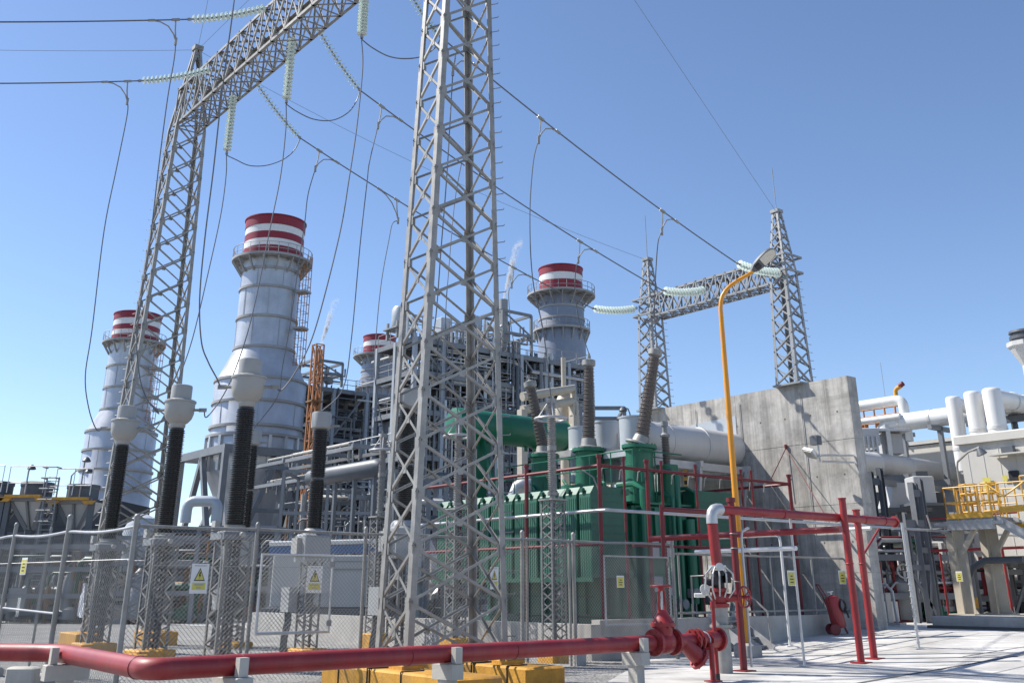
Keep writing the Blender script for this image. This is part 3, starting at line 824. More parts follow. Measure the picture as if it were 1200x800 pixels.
# conservator on its brackets
q0 = at(532, 497, 36.1); q0 = onv(532, 497, R0-L*7.0, T); q1 = onv(660, 511, R0-L*7.0, T)
q1 = V((q1.x, q1.y, q1.z)); q0 = xy(q0, q1.z)
CR = .56
m = MB(); d = (q1-q0).normalized(); ln = (q1-q0).length
m.lathe(q0, [(.05,-.1),(CR*.6,-.08),(CR*.95,-.02),(CR,.06),(CR,ln-.06),(CR*.95,ln+.02),(CR*.6,ln+.08),(.05,ln+.1)], 32, d)
for f in (.2, .42, .64, .85): m.cyl(q0+d*(ln*f)-Z*(CR-.02), q0+d*(ln*f)-Z*(CR+.14), .07, n=10)
m.torus(q0+d*(ln*.985), CR+.01, .03, d, 32, 6)
cv = m.build('conservator', M['green'], tr)
m = MB()
for f in (.22, .8):
    c = q0+d*(ln*f)
    m.prism([c-L*.06+d*-.5-Z*(CR-.15), c-L*.06+d*.5-Z*(CR-.15), xy(c, ZT)-L*.06+d*.2, xy(c, ZT)-L*.06-d*.2], L*.12)
c = q0+d*(ln*.22)
m.prism([c+L*1.0-Z*(CR*.2)-L*.9, c-Z*(CR*.9), xy(c, ZT)+L*1.2], d*.1)
m.build('conservator_bracket', M['green'], tr, smooth=0, split=True)
m = MB(); m.tube([q1-d*1.2-Z*(CR+.1), q1-d*1.2-Z*(CR+.4), q1-d*1.2-Z*(CR+.5)+L*.6, xy(q1-d*1.2+L*1.3, ZT+.3)], .1, 8); m.tube([q0+d*2-Z*.6-T*.2, q0+d*2.1-Z*1.1, q0+d*2.2-Z*1.5], .12, 8)
m.build('conservator_pipe', M['galv_far'], tr, split=True)
# top pipes and railing on the tank cover
m = MB()
a = R0+T*(TK0+.2)+Z*ZT
for z_ in (.55, 1.0): m.tube([a-L*.2+Z*(z_+.6), a-L*7+Z*(z_+.6)], .022, 5)
for k in range(8): m.tube([a-L*(.2+k*.97)+Z*.05, a-L*(.2+k*.97)+Z*1.6], .022, 5)
m.tube([a-L*.2+T*.3+Z*1.6, a-L*.2+T*2.2+Z*1.6], .022, 5)
m.build('cover_railing', M['green'], tr)
m = MB()
m.cyl(R0+T*.8-L*1.5+Z*ZR1, R0+T*.8-L*1.5+Z*(ZR1+.12), .5, n=20)
for k in range(4): m.tube([a-L*(1.6+k*1.7)+T*.1+Z*.1, a-L*(1.6+k*1.7)+T*.1+Z*.7, a-L*(2.3+k*1.7)+T*.5+Z*1.0], .05, 6)
m.build('cover_pipe', M['green'], tr, split=True)
# containment kerb: L-shaped plinth
KC = TL(-2.96, 0)
KC = xy(K0-T*2.96)
kz = .80
m = MB()
m.bar(KC-T*.0+Z*(kz/2), KC-L*17+Z*(kz/2), .3, kz)
tb = .16
kerb = thing('containment_kerb', 'low concrete containment kerb around the green transformer', 'kerb', KC)
MB().box((KC+(KC-L*19))/2+T*.15+Z*(kz/2), 19, .3, kz, L, T).build('front_kerb', M['conc_kerb'], kerb, smooth=0)
MB().box(KC+T*(11.6/2+.3)-L*.15+Z*(kz/2+.05), 11.6, .3, kz+.1, T, L).build('side_kerb', M['conc_kerb'], kerb, smooth=0)
m = MB(); m.box(KC+T*5.5-L*9+Z*.3, 17.5, 10.5, .04, L, T); m.build('pit_grating', M['steel_dark'], kerb, smooth=0)
# ---------------------------------------------------------------- isolated phase bus ducts
dC = onv(858, 527, WP, L); DR = 19.5/pxm(527, dC.y)
DZ = dC.z
dl = ['grey bus duct with horizontal run into the fire wall opening, longest of three', 'middle grey bus duct cylinder between two others above the green tank', 'grey bus duct cylinder partly hidden by the upright bushing']
for k, (pxc, pyt) in enumerate(((744, 489), (711, 495), (683, 501))):
    e = xy(dC)-L*(k*1.55)
    v = xy(onv(pxc, 510, e, T)); ztop = zat(pyt, v.y)
    o = thing('bus_duct', dl[k], 'bus duct', v, 'isolated phase bus ducts')
    m = MB(); r = DR*.86
    z0 = zat(566, v.y)
    m.lathe(v, [(r*.95,z0+.0),(r,z0+.02),(r,zat(540, v.y)),(r*1.1,zat(538, v.y)),(r*1.1,zat(529, v.y)),(r,zat(527, v.y)),(r,ztop-.06),(r*1.04,ztop-.05),(r*1.04,ztop),(r*.97,ztop),(r*.96,ztop-.1)], 28)
    m.build('vertical_duct', M['duct_blue'], o)
    m = MB(); m.lathe(xy(v, DZ)+T*.0, [(DR,0.0),(DR,1.3),(DR*1.03,1.31),(DR*1.03,1.4),(DR,1.41),(DR,(e-v).length*.62),(DR*1.05,(e-v).length*.62+.01),(DR*1.05,(e-v).length*.62+.12),(DR,(e-v).length*.62+.13),(DR,(e-v).length+.2)], 32, T); m.build('horizontal_duct', M['duct'], o)
    m = MB(); m.box(xy(v, zat(533, v.y)), 1.5, 1.5, .22, L, T); m.build('support_plate', M['galv_light'], o, smooth=0)
    if k == 0:
        m = MB()
        for f in (.45, .95):
            c = v+(e-v)*f
            m.bar(xy(c, DZ-DR-.15)-L*1.9, xy(c, DZ-DR-.15)+L*.9, .15, .2)
            m.bar(xy(c+L*.8, DZ-DR-.2), xy(c+L*.8-T*1.5*f, .8), .12, .12, L)
        m.bar(xy(v, DZ-DR-.2)+L*.6, xy(e, DZ-DR-.2)+L*.6, .15, .25)
        m.build('duct_support', M['galv_light'], o, smooth=0)
# ladder seen end-on, black and yellow chain marks
lp = xy(onv(802, 540, R0+T*6.9, L))
m = MB(); y2 = MB()
z0, z1 = zat(600, lp.y), zat(500, lp.y)
for i in range(22):
    (m if i % 2 else y2).box(xy(lp, z0+(z1-z0)*(i+.5)/22), .1, .1, (z1-z0)/22)
st = thing('striped_post', 'thin yellow and black striped post in front of the large duct', 'post', xy(lp, .3))
y2.cyl(xy(lp, .3), xy(lp, z0), .04, n=8)
m.build('black_stripes', M['black'], st, smooth=0); y2.build('yellow_stripes', M['yellow_rail'], st, smooth=0)
# ---------------------------------------------------------------- red ring main round the transformer
rg = thing('deluge_ring', 'dark red fire water ring pipe on posts around the green transformer', 'fire pipe', xy(RC))
RZ = RC.z
e1 = xy(onv(925, 565, RC, T), RZ); w0 = onv(480, 575, RC, L); w0 = RC-L*10.5
w0 = V((w0.x, w0.y, RZ))
m = MB(); m.tube([w0, RC], .045, 8); m.tube([RC, e1], .045, 8); m.tube([e1, e1-L*1.9-T*0, e1-L*9], .045, 8)
m.build('upper_pipe', M['red_dark'], rg)
m = MB()
lz = zat(637, RC.y)
a = xy(RC, lz)
m.tube([a-L*10.5, a], .042, 8); m.tube([a+T*1.2, a+T*6], .04, 8)
m.build('lower_pipe', M['red_dark'], rg)
def ring_post(p, r=.06):
    m = MB(); m.tube([xy(p, .3), xy(p, RZ+.25)], r, 8); m.cyl(xy(p, RZ+.22), xy(p, RZ+.3), r*1.4, n=8); m.build('post', M['red_dark'], rg)
for t_ in (0,): ring_post(RC)
for px in (731, 758, 775, 815, 868, 880): ring_post(onv(px, 553, RC, T), .06 if px in (758,) else .038)
ring_post(e1)
for px in (617, 540): ring_post(onv(px, 558, RC, L), .06)
m = MB()
for k in range(14):
    p = RC-L*(k*.75+.3); 
    m.tube([p, p+T*.2+Z*.02, p+T*.28-Z*.12], .018, 5)
for k in range(11):
    p = RC+T*(k*.72+.3); m.tube([p, p-L*.2-Z*.05, p-L*.25-Z*.3], .018, 5)
for px in (702,): m.tube([RC-L*.7-Z*.05, RC-L*.25-Z*.3, xy(RC, RZ-.75)], .022, 5)
m.build('spray_nozzle', M['galv'], rg)
m = MB(); m.tube([xy(e1, RZ-.1)-T*1.0, xy(e1, RZ-1.1)], .02, 5); m.build('stay', M['galv'], rg)
# ---------------------------------------------------------------- galvanised conduit run on thin posts
cA = onv(590, 607.5, xy(at(709, 597, 26.2)), L); cB = at(709, 597, 26.2); cz = cB.z
cA = cB-L*8.5; cC = xy(onv(1225, 622, cB, T), cz)
cd = thing('conduit_run', 'long thin galvanised pipe rail bent around the transformer, on slim posts', 'conduit', xy(cB))
m = MB(); m.tube([xy(cA, cz), cB-L*.25, cB-L*.05+T*.05, cB+T*.25, cC], .04, 8); m.build('rail', M['galv_light'], cd)
for px, pyb, rad in ((943, 780, .03), (1077, 760, .034)):
    q = grs(px, pyb); m = MB(); qt = at(px-15.5 if px < 1000 else px-12, 597 if px < 1000 else 612, q.y)
    m.tube([q, xy(q, qt.z)], rad, 8); m.box(q+Z*.012, .2, .2, .02)
    for k in range(1, 14): 
        if px > 1000: m.cyl(q+Z*(.15*k), q+Z*(.15*k+.02), rad*1.6, n=8)
    m.build('post', M['galv_light'], cd)
m = MB(); c = xy(onv(1085, 612, cB, T), cz)
m.tube([c, c+T*.5+L*.1, c+T*1.2-Z*.1], .035, 6); m.tube([c+T*.3, c+T*.3+Z*.5-L*.1], .03, 6)
m.build('fittings', M['galv'], cd)
# white goal-shaped pipe
q = grs(926, 757); zt = zat(627, q.y); 
wp = thing('white_pipe_loop', 'white handrail pipe bent down to the slab before the fire wall', 'pipe', q)
e = onv(868, 633, xy(q), -L)
m = MB(); m.tube([q, xy(q, zt-.2), xy(q, zt-.05)-L*.02, xy(q, zt)-L*.12, xy(q-L*2.2, zt)], .038, 8); m.box(q+Z*.012, .2, .2, .02); m.build('pipe', M['white'], wp)
m = MB(); m.tube([xy(q, zt+.05)+L*.7-T*.3, xy(q, zt+.05)+L*3.1-T*.3], .05, 8); m.build('upper_length', M['white'], wp)
# ---------------------------------------------------------------- chain-link fence
FC = V((ray(160, 612.5)[0]*19.0, 19.0, 0)); FE = V((ray(787, 637)[0]*27.3, 27.3, 0))
FH = 2.68
FD = (FE-FC).normalized()
def chain(m, a, b, z0, z1, pitch=.082, r=.0036):
    d = (b-a).normalized(); ln = (b-a).length; h = z1-z0; nrm = d.cross(Z)
    for sgn in (1, -1):
        s = -h
        while s < ln:
            # along distance s..s+h as z goes 0..h (mirrored for sgn -1)
            u0, u1 = max(0, s), min(ln, s+h)
            if u1-u0 > .02:
                za, zb = u0-s, u1-s
                if sgn < 0: za, zb = h-za, h-zb
                p = a+d*u0+Z*(z0+za)+nrm*(.003*sgn); q = a+d*u1+Z*(z0+zb)+nrm*(.003*sgn)
                w = (q-p).normalized(); e1 = nrm*r; e2 = w.cross(nrm)*r
                m.add([p+e1, p-e1*.5+e2*.87, p-e1*.5-e2*.87, q+e1, q-e1*.5+e2*.87, q-e1*.5-e2*.87], [(0,1,4,3),(1,2,5,4),(2,0,3,5)])
            s += pitch
def fence_post(parent, p, h, r=.038, z0=0.0, mt='galv', name='post'):
    m = MB(); m.cyl(xy(p, z0), xy(p, h+.05), r, n=12); m.lathe(xy(p, h+.05), [(r*1.15,0),(r*1.15,.03),(r*.8,.06),(.01,.075)], 12)
    return m.build(name, M[mt], parent)
f1 = thing('chain_link_fence', 'long chain link fence run from the corner post to the gate', 'fence', (FC+FE)/2)
gp = onv(612, 640, FC, FD); gp2 = onv(672, 640, FC, FD); gp = xy(gp); gp2 = xy(gp2)
fence_post(f1, FC, FH+.06, .05)
for px in (300, 428): fence_post(f1, onv(px, 640, FC, FD), FH)
fence_post(f1, gp, FH+.06, .045); fence_post(f1, gp2, FH+.06, .045); fence_post(f1, FE, FH, .045)
fence_post(f1, gp+FD*.14, FH-.1, .03); fence_post(f1, gp2-FD*.14, FH-.1, .03)
m = MB()
m.tube([FC+Z*(FH-.02)]+[FC+(FE-FC)*(i/12)+Z*(FH-.02-.012*math.sin(i*2.1)) for i in range(1, 12)]+[FE+Z*(FH-.02)], .028, 8)
m.build('top_rail', M['galv'], f1)
g0 = onv(709, 680, FC, FD); g0 = xy(g0)
m = MB(); nb = FD.cross(Z)*.04
chain(m, FC+nb, gp+nb, .05, FH-.03); chain(m, gp+nb, FE+nb, .05, FH-.03)
m.build('mesh', M['mesh_wire'], f1, smooth=0)
m = MB()
zl = .95
m.tube([FC+Z*.5, gp+Z*.5], .006, 4); m.tube([FC+Z*2.0, gp+Z*2.0], .006, 4)
m.build('tension_wire', M['galv_far'], f1)
# inner gate leaves: framed panels
def leaf(name, label, px0, px1, pyt, pyb, off):
    a = xy(onv(px0, 690, FC+FD.cross(Z)*off, FD)); b = xy(onv(px1, 690, FC+FD.cross(Z)*off, FD))
    zt = zat(pyt, (a.y+b.y)/2); zb = zat(pyb, (a.y+b.y)/2)
    o = thing(name, label, 'gate', xy((a+b)/2, zb))
    m = MB(); m.tube([a+Z*zb, a+Z*zt, b+Z*zt, b+Z*zb, a+Z*zb], .028, 8); m.build('frame', M['galv_light'], o)
    m = MB(); chain(m, a, b, zb, zt); m.build('mesh', M['mesh_wire'], o, smooth=0)
    m = MB()
    for z in (zb+.15, zt-.15): m.box(b+Z*z, .08, .08, .1)
    m.build('hinge', M['galv'], o)
    return o
leaf('mesh_gate', 'chain link gate leaf with a small yellow plate, in front of the dark radiator end', 709, 785, 652, 731, -.3)
leaf('mesh_gate', 'narrow chain link gate leaf in front of the pale cabin', 304, 388, 650, 741, .9)
# left run
FL = onv(79, 640, FC, -L); 
f2 = thing('chain_link_fence', 'shorter chain link fence run with sagging top rail below the hoppers', 'fence', FC-L*5)
pts = [FC]
m2 = MB()
LD = (xy(at(77, 640, 20.7))-FC).normalized()
e = FC+LD*9
for s in (2.55, 4.9, 7.3): fence_post(f2, FC+LD*s, FH+(.16 if s < 3 else .1), .05 if s < 3 else .04)
fence_post(f2, FC+LD*4.2-T*-.4, FH, .025)
m = MB(); m.tube([FC+LD*(.375*i)+Z*(FH-.03-.06*math.sin(PI*min(1,(i*.375%2.5)/2.5))) for i in range(25)], .026, 8); m.build('top_rail', M['galv_light'], f2)
m = MB(); chain(m, FC+LD.cross(Z)*.04, e+LD.cross(Z)*.04, .05, FH-.03); m.build('mesh', M['mesh_wire'], f2, smooth=0)
m = MB()
for z in (.55, 2.1): m.tube([FC+Z*z, e+Z*z], .006, 4)
m.tube([FC+LD*2.55+Z*1.18, FC+LD*5.0+Z*1.26], .022, 6)
m.build('mid_rail', M['galv_light'], f2)
m = MB()
for s in (2.55, 4.9): m.bbox(FC+LD*s+Z*.06, .4, .4, .2, .03, L, T)
m.build('post_footing', M['conc_kerb'], f2, split=True)
# ---------------------------------------------------------------- warning signs
def bolt_sign(label, px0, py0, px1, py1, p0, d, off=-.09):
    """white plate with a yellow electric hazard triangle over a yellow text panel"""
    nrm = d.cross(Z).normalized()
    if nrm.y > 0: nrm = -nrm
    base = p0+nrm*.06
    a = onv(px0, py1, base, d); b = onv(px1, py0, base, d)
    u = xy(b-a).normalized(); w = xy(b-a).length; z0, z1 = a.z, zat(py0, (a.y+b.y)/2); h = z1-z0
    a = xy(a, z0)
    o = thing('warning_sign', label, 'sign', a+u*(w/2), 'electric hazard plates')
    def q(x, y, t): return a+u*(w*x)+Z*(h*y)+nrm*t
    def poly(name, pts, t, mt):
        m = MB(); m.prism([q(x, y, t) for x, y in pts], nrm*.003); m.build(name, M[mt], o, smooth=0)
    poly('plate', [(0,0),(1,0),(1,1),(0,1)], 0, 'sign_white')
    poly('triangle_border', [(.18,.42),(.82,.42),(.5,.86)], .004, 'sign_black')
    poly('triangle', [(.25,.455),(.75,.455),(.5,.80)], .008, 'sign_yellow')
    poly('bolt', [(.47,.72),(.56,.72),(.51,.62),(.57,.62),(.47,.48),(.50,.58),(.44,.58)], .012, 'sign_black')
    poly('text_panel', [(.12,.12),(.88,.12),(.88,.36),(.12,.36)], .004, 'sign_yellow')
    m = MB()
    for (y, x0, x1, hh) in ((.27, .24, .76, .045), (.17, .36, .64, .04)):
        x = x0
        while x < x1-.02:
            wd = .035+.03*RND.random(); m.prism([q(x, y, .008), q(min(x1, x+wd), y, .008), q(min(x1, x+wd), y+hh, .008), q(x, y+hh, .008)], nrm*.002); x += wd+.015
    x = .16
    while x < .84: m.prism([q(x, .915, .004), q(x+.05, .915, .004), q(x+.05, .945, .004), q(x, .945, .004)], nrm*.002); x += .065
    m.build('lettering', M['grey_box'], o, smooth=0)
bolt_sign('white electric hazard plate between two grey headed units', 221.5, 660, 245.5, 695, FC, FD)
bolt_sign('white electric hazard plate on the fence before the pale cabin', 358.5, 662.5, 378.5, 694.5, FC, FD)
bolt_sign('narrow electric hazard plate partly hidden by a leg of the tall column', 574.5, 664, 584, 690, FC, FD)
def plate(label, px0, py0, px1, py1, Y, mt='sign_yellow', d=None, mark=True, skew=0):
    d = d or FD; c = at((px0+px1)/2, (py0+py1)/2, Y); u = d
    a = onv(px0, py1, c, d); b = onv(px1, py0, c, d); w = xy(b-a).length; h = zat(py0, c.y)-zat(py1, c.y); z0 = zat(py1, c.y)
    nrm = d.cross(Z).normalized(); nrm = -nrm if nrm.y > 0 else nrm
    a = xy(a, z0)
    o = thing('notice_plate', label, 'sign', a)
    uu = xy(b-a).normalized()
    m = MB(); m.prism([a, a+uu*w, a+uu*w+Z*h, a+Z*h], nrm*.004); m.build('plate', M['sign_white' if mark else mt], o, smooth=0)
    if mark:
        m = MB(); q = nrm*.005
        m.prism([a+uu*(w*.08)+Z*(h*.06)+q, a+uu*(w*.92)+Z*(h*.06)+q, a+uu*(w*.92)+Z*(h*.88)+q, a+uu*(w*.08)+Z*(h*.88)+q], nrm*.003); m.build('yellow_panel', M[mt], o, smooth=0)
        m = MB(); q = nrm*.009
        for k, (x0, x1) in enumerate(((.3, .7), (.25, .75), (.35, .65))): m.prism([a+uu*(w*x0)+Z*(h*(.2+.2*k))+q, a+uu*(w*x1)+Z*(h*(.2+.2*k))+q, a+uu*(w*x1)+Z*(h*(.27+.2*k))+q, a+uu*(w*x0)+Z*(h*(.27+.2*k))+q], nrm*.002)
        m.build('lettering', M['sign_black'], o, smooth=0)
    return o
plate('small yellow plate hung on the sagging fence run', 23, 653, 33, 673, (FC+LD*4.4).y-.1, d=LD)
plate('slim white plastic strip hung low on the sagging fence run', 18, 700, 25, 722, (FC+LD*4.5).y-.1, 'sign_white', LD, False)
plate('small yellow plate wired to the gate before the radiator end', 723, 674, 731, 688, 26.1)
# ---------------------------------------------------------------- red fire main in front
PZ = .72; PR = .125
pA = gr(175, 784, PZ); pB = gr(72, 764.5, PZ); pC = gr(-60, 763, PZ); pE = gr(764, 752.5, PZ)
pd = (pE-pA).normalized()
fm = thing('fire_main', 'long red fire water pipe with two bends along the bottom of the picture', 'fire pipe', xy(pA))
def bend(p, a, b, r, n=6):
    d0 = (a-p).normalized(); d1 = (b-p).normalized(); p0 = p+d0*r; p1 = p+d1*r
    return [(p0*(1-t)**2+p*(2*t*(1-t))+p1*t*t) for t in [i/n for i in range(n+1)]]
pts = [pC]+bend(pB, pC, pA, .35)+bend(pA, pB, pE, .3)+[pE]
MB().tube(pts, PR, 20).build('pipe', M['red'], fm)
m = MB()
for s in (1.2, 3.9, 6.0): m.torus(pA+pd*s, PR, .008, pd, 20, 6)
m.torus(pA+(pB-pA).normalized()*.42, PR, .01, (pB-pA), 20, 6)
m.build('weld_seam', M['red_dark'], fm)
def pipe_support(p, d, label, kind=0):
    s = d.cross(Z).normalized()
    if s.y > 0: s = -s
    o = thing('pipe_support', label, 'pipe support', xy(p), 'painted supports under the red pipe')
    m = MB(); zb = PZ-PR
    m.box(xy(p, (zb-.22)/2), .2, .2, zb-.2, d, s); m.build('post', M['conc_post'], o, smooth=0)
    m = MB(); m.bbox(xy(p, zb-.11), .24, .46 if kind else .62, .21, .012, d, s); m.build('crosshead', M['conc_post'], o, smooth=0)
    m = MB(); m.box(xy(p, PZ-.015)+s*(PR+.075), .13, .10, PR*1.75, d, s); m.build('side_stop', M['conc_post'], o, smooth=0)
def on_pipe(px): 
    q = onv(px, 770, pA, pd); return q
pipe_support(on_pipe(525), pd, 'pale support under the red pipe, between the two yellow strips', 1)
pipe_support(on_pipe(745), pd, 'pale support under the red pipe next to the gate valve', 1)
pipe_support(on_pipe(275), pd, 'pale support under the red pipe, only its top in view', 0)
pipe_support(pB+(pA-pB)*.10, (pA-pB).normalized(), 'pale support at the far bend of the long red pipe', 0)
m = MB(); c = gr(24, 806, .0); m.bbox(c+Z*.17, .5, .3, .34, .03, X_, Y_); solo('concrete_block', m, M['conc_post'], 'small pale concrete block on the gravel under a fence post', 'block')
m = MB(); c = gr(612, 772, .0); m.bbox(c+T*1.0+Z*.15, .28, .28, .4, .02, L, T); solo('concrete_block', m, M['conc_kerb'], 'short concrete stub behind the red pipe at the slab border', 'block')
m = MB(); c = gr(677, 779, .0); m.bbox(c+Z*.15, .3, .3, .34, .02, L, T); solo('concrete_block', m, M['conc_kerb'], 'short concrete stub behind the red pipe below the arrester', 'block')
# gate valve and branch at its end
def flange(m, c, d, r, t=.035, bolts=8):
    m.cyl(c-d*t, c+d*t, r, n=24)
    d = d.normalized(); a = d.cross(Z if abs(d.z) < .9 else X_).normalized(); b = d.cross(a)
    for i in range(bolts):
        e = c+(a*math.cos(2*PI*(i+.5)/bolts)+b*math.sin(2*PI*(i+.5)/bolts))*(r*.82); m.cyl(e-d*(t+.03), e+d*(t+.03), .018, n=6)
vc = xy(onv(778, 750, pA, pd), PZ)
gv = thing('gate_valve', 'red gate valve with a flat handwheel at the end of the long pipe', 'valve', xy(vc))
m = MB()
m.lathe(vc-pd*.28, [(PR,0),(PR,.1),(.19,.2),(.2,.3),(.19,.4),(PR,.48),(PR,.58)], 22, pd)
m.lathe(vc, [(.17,.05),(.17,.26),(.23,.27),(.23,.31),(.20,.32),(.13,.44),(.09,.5),(.09,.54)], 20)
for s in (-1, 1): flange(m, vc+pd*(.27*s), pd, .225)
flange(m, vc+Z*.29, Z, .23, .03, 8)
m.build('body', M['red'], gv)
m = MB()
for s in (-1, 1): m.tube([vc+Z*.5+pd*(.07*s), vc+Z*.62+pd*(.1*s), vc+Z*.84+pd*(.08*s), vc+Z*.9], .025, 8)
m.cyl(vc+Z*.86, vc+Z*.93, .06, n=12); m.build('yoke', M['red'], gv)
MB().cyl(vc+Z*.5, vc+Z*.97, .02, n=8).build('stem', M['galv_light'], gv)
m = MB(); m.torus(vc+Z*.94, .19, .02, n=28)
for k in range(5):
    a = 2*PI*k/5; m.tube([vc+Z*.94, vc+Z*.94+V((.19*math.cos(a), .19*math.sin(a), 0))], .012, 6)
m.build('handwheel', M['red'], gv)
br = thing('branch_pipe', 'red flanged strainer pipe beyond the gate valve, with a slanting leg', 'pipe', xy(vc+pd*.8))
c1 = vc+pd*.32
m = MB(); jn = c1+pd*.22; ld = (pd*.72-Z*.62+L*.22).normalized()
flange(m, c1, pd, .2, .02)
m.tube([jn-ld*.04, jn+ld*.30, jn+ld*.44], [.12, .15, .15], 20)
flange(m, jn+ld*.47, ld, .205, .03)
m.build('strainer_leg', M['red'], br)
q0 = c1; q1 = xy(onv(841, 747, pA, pd), PZ)
m = MB(); m.cyl(q0, q1-pd*.3, .125, n=20); m.cyl(q1-pd*.34, q1+pd*.0, .155, n=20)
flange(m, q0+(q1-q0)*.42, pd, .2, .02); flange(m, q0+(q1-q0)*.52, pd, .2, .02); flange(m, q1, pd, .21, .03)
m.build('run_pipe', M['red'], br)
pp = q0+(q1-q0)*.68
m = MB(); m.tube([xy(pp-L*-.15, .02), xy(pp-L*-.15, PZ-.05)], .05, 10); m.box(xy(pp+L*.15, .03), .24, .24, .02, L, T); m.box(xy(pp+L*.08, PZ-.14), .16, .1, .06, L, T); m.build('post', M['red'], br)
m = MB(); m.torus(pp, .135, .014, pd, 20, 6); m.build('clamp_strap', M['galv_light'], br)
rs = xy(onv(830, 750, pA+T*0, pd))+T*.2
m = MB(); m.tube([xy(rs, .12), xy(rs, zat(704, rs.y))], .038, 10); m.cyl(xy(rs, .75), xy(rs, .8), .055, n=10); m.cyl(xy(rs, zat(712, rs.y)), xy(rs, zat(704, rs.y)), .055, n=10)
rr_ = m.build('drain_riser', M['red'], br); m = MB(); m.cyl(xy(rs, .02), xy(rs, .13), .045, n=10); m.build('end_cap', M['black'], rr_)
# ---------------------------------------------------------------- deluge valve stack and high red header
DV = at(845, 760, 24.6); DV = xy(DV, .02)
DV = xy(onv(843, 700, V((0, 22.8, 0)), X_), .02)
dv = thing('deluge_valve', 'red and black deluge valve set on a grey standpipe with a side handwheel', 'valve', DV)
def zz(py): return zat(py, DV.y)
m = MB(); m.lathe(DV, [(.17,0),(.17,zz(752)),(.17,zz(748)),(.15,zz(742)),(.16,zz(712))], 20); flange(m, xy(DV, zz(733)), Z, .24, .025); m.build('standpipe', M['galv'], dv)
m = MB(); m.lathe(xy(DV), [(.12,zz(712)),(.2,zz(711)),(.2,zz(707)),(.14,zz(706)),(.17,zz(700)),(.14,zz(694)),(.2,zz(693)),(.2,zz(689)),(.12,zz(688))], 20)
m.cyl(xy(DV, zz(700)), xy(DV, zz(700))+X_*.42-Y_*.12, .11, .06, 14)
m.build('valve_body', M['red'], dv)
m = MB(); hc = xy(DV, zz(699))+X_*.5-Y_*.12; hd = V((.62, -.78, .0)).normalized()
m.torus(hc, .2, .02, hd, 26, 8)
for k in range(5):
    a = 2*PI*k/5; e1_ = hd.cross(Z).normalized(); m.tube([hc, hc+e1_*(.2*math.cos(a))+Z*(.2*math.sin(a))], .014, 6)
m.cyl(hc-hd*.06, hc+hd*.16, .03, n=8)
m.build('handwheel', M['red'], dv)
m = MB()
m.cyl(xy(DV, zz(688)), xy(DV, zz(668)), .13, n=16); m.box(xy(DV, zz(680))-Y_*.14-X_*.08, .16, .14, .16); m.box(xy(DV, zz(676))+X_*.18-Y_*.1, .12, .16, .22); m.cyl(xy(DV, zz(682))-X_*.3, xy(DV, zz(682))-X_*.1, .07, n=12); m.cyl(xy(DV, zz(674))+X_*.05-Y_*.2, xy(DV, zz(668))+X_*.05-Y_*.2, .05, n=10)
m.build('trim_body', M['black'], dv)
m = MB()
m.cyl(xy(DV, zz(690))-X_*.3, xy(DV, zz(690))-X_*.3-Y_*.1, .1, n=16); m.cyl(xy(DV, zz(666)), xy(DV, zz(662)), .19, n=16); m.cyl(xy(DV, zz(664))-Y_*.26, xy(DV, zz(664))-Y_*.3, .08, n=12)
for k in range(5):
    x = -.3+.14*k; m.tube([xy(DV, zz(664))+X_*(x*.5)-Y_*.2, xy(DV, zz(672))+X_*x-Y_*.3, xy(DV, zz(690))+X_*(x*1.1)-Y_*.24, xy(DV, zz(702))+X_*(x*.6)-Y_*.1], .018, 6)
m.build('trim_pipework', M['galv_light'], dv)
m = MB(); m.cyl(xy(DV, zz(697))-X_*.52, xy(DV, zz(697))-X_*.3, .045, n=10); m.build('gauge', M['white'], dv)
hz = zat(602.5, 25.0)
h0 = xy(at(843, 603, 25.4), hz); 
up = xy(DV, 0)-X_*.12; 
rt = thing('fire_riser', 'red riser with a silver elbow feeding the long high red header', 'fire pipe', xy(DV, zz(662)))
m = MB(); m.tube([xy(DV, zz(662)), xy(DV, zat(612, DV.y))-X_*.04], .115, 16); m.build('riser', M['red'], rt)
m = MB(); e0 = xy(DV, zat(612, DV.y))-X_*.04; m.tube([e0-Z*.02, e0+Z*.12, e0+Z*.2+T*.03, e0+Z*.26+T*.1, e0+Z*.28+T*.2, e0+Z*.28+T*.3], .125, 16); m.build('elbow', M['galv_light'], rt)
hz = (e0+Z*.28).z
hs = e0+Z*.28+T*.3
he = xy(onv(1048, 612, hs, T), hz)
hd_ = thing('fire_header', 'long high red pipe carried by two leaning-looking red posts', 'fire pipe', xy(hs))
m = MB(); m.tube([hs, he], .095, 16); m.cyl(he, he+T*.04, .14, n=16)
for f in (.32, .63, .8, .93): m.torus(hs+(he-hs)*f, .097, .012, T, 18, 6)
m.build('pipe', M['red'], hd_)
for (pxb, pyb, pxt, extra) in ((1007.5, 771, 982, .42), (1022.5, 759, 1005, .2)):
    q = onv(pxt, 605, hs, T); q = xy(q)+L*(.17 if extra > .3 else -.02); zb = gz(q)
    q = xy(q)
    m = MB(); m.tube([xy(q, zb), xy(q, hz+extra)], .085, 12); m.cyl(xy(q, hz+extra), xy(q, hz+extra+.03), .1, n=12); m.box(xy(q, zb+.012), .36, .36, .024, L, T)
    m.torus(xy(q, zat(660, q.y)), .09, .012, Z, 14, 6)
    m.build('post', M['red'], hd_)
m = MB(); m.tube([xy(onv(1004, 605, hs, T), hz-.2)+T*.9, xy(onv(1004, 605, hs, T), zat(655, 28))], .03, 6); m.build('brace', M['red'], hd_)
lh = thing('fire_pipe', 'thin red horizontal pipe with white sleeve reaching the pair of red posts', 'fire pipe', xy(at(762, 631, 26.5)))
a = at(762, 631, 27.2); b = onv(985, 616, a, L); b = xy(b, a.z)
m = MB(); m.tube([a, b], .07, 10); m.build('pipe', M['red'], lh)
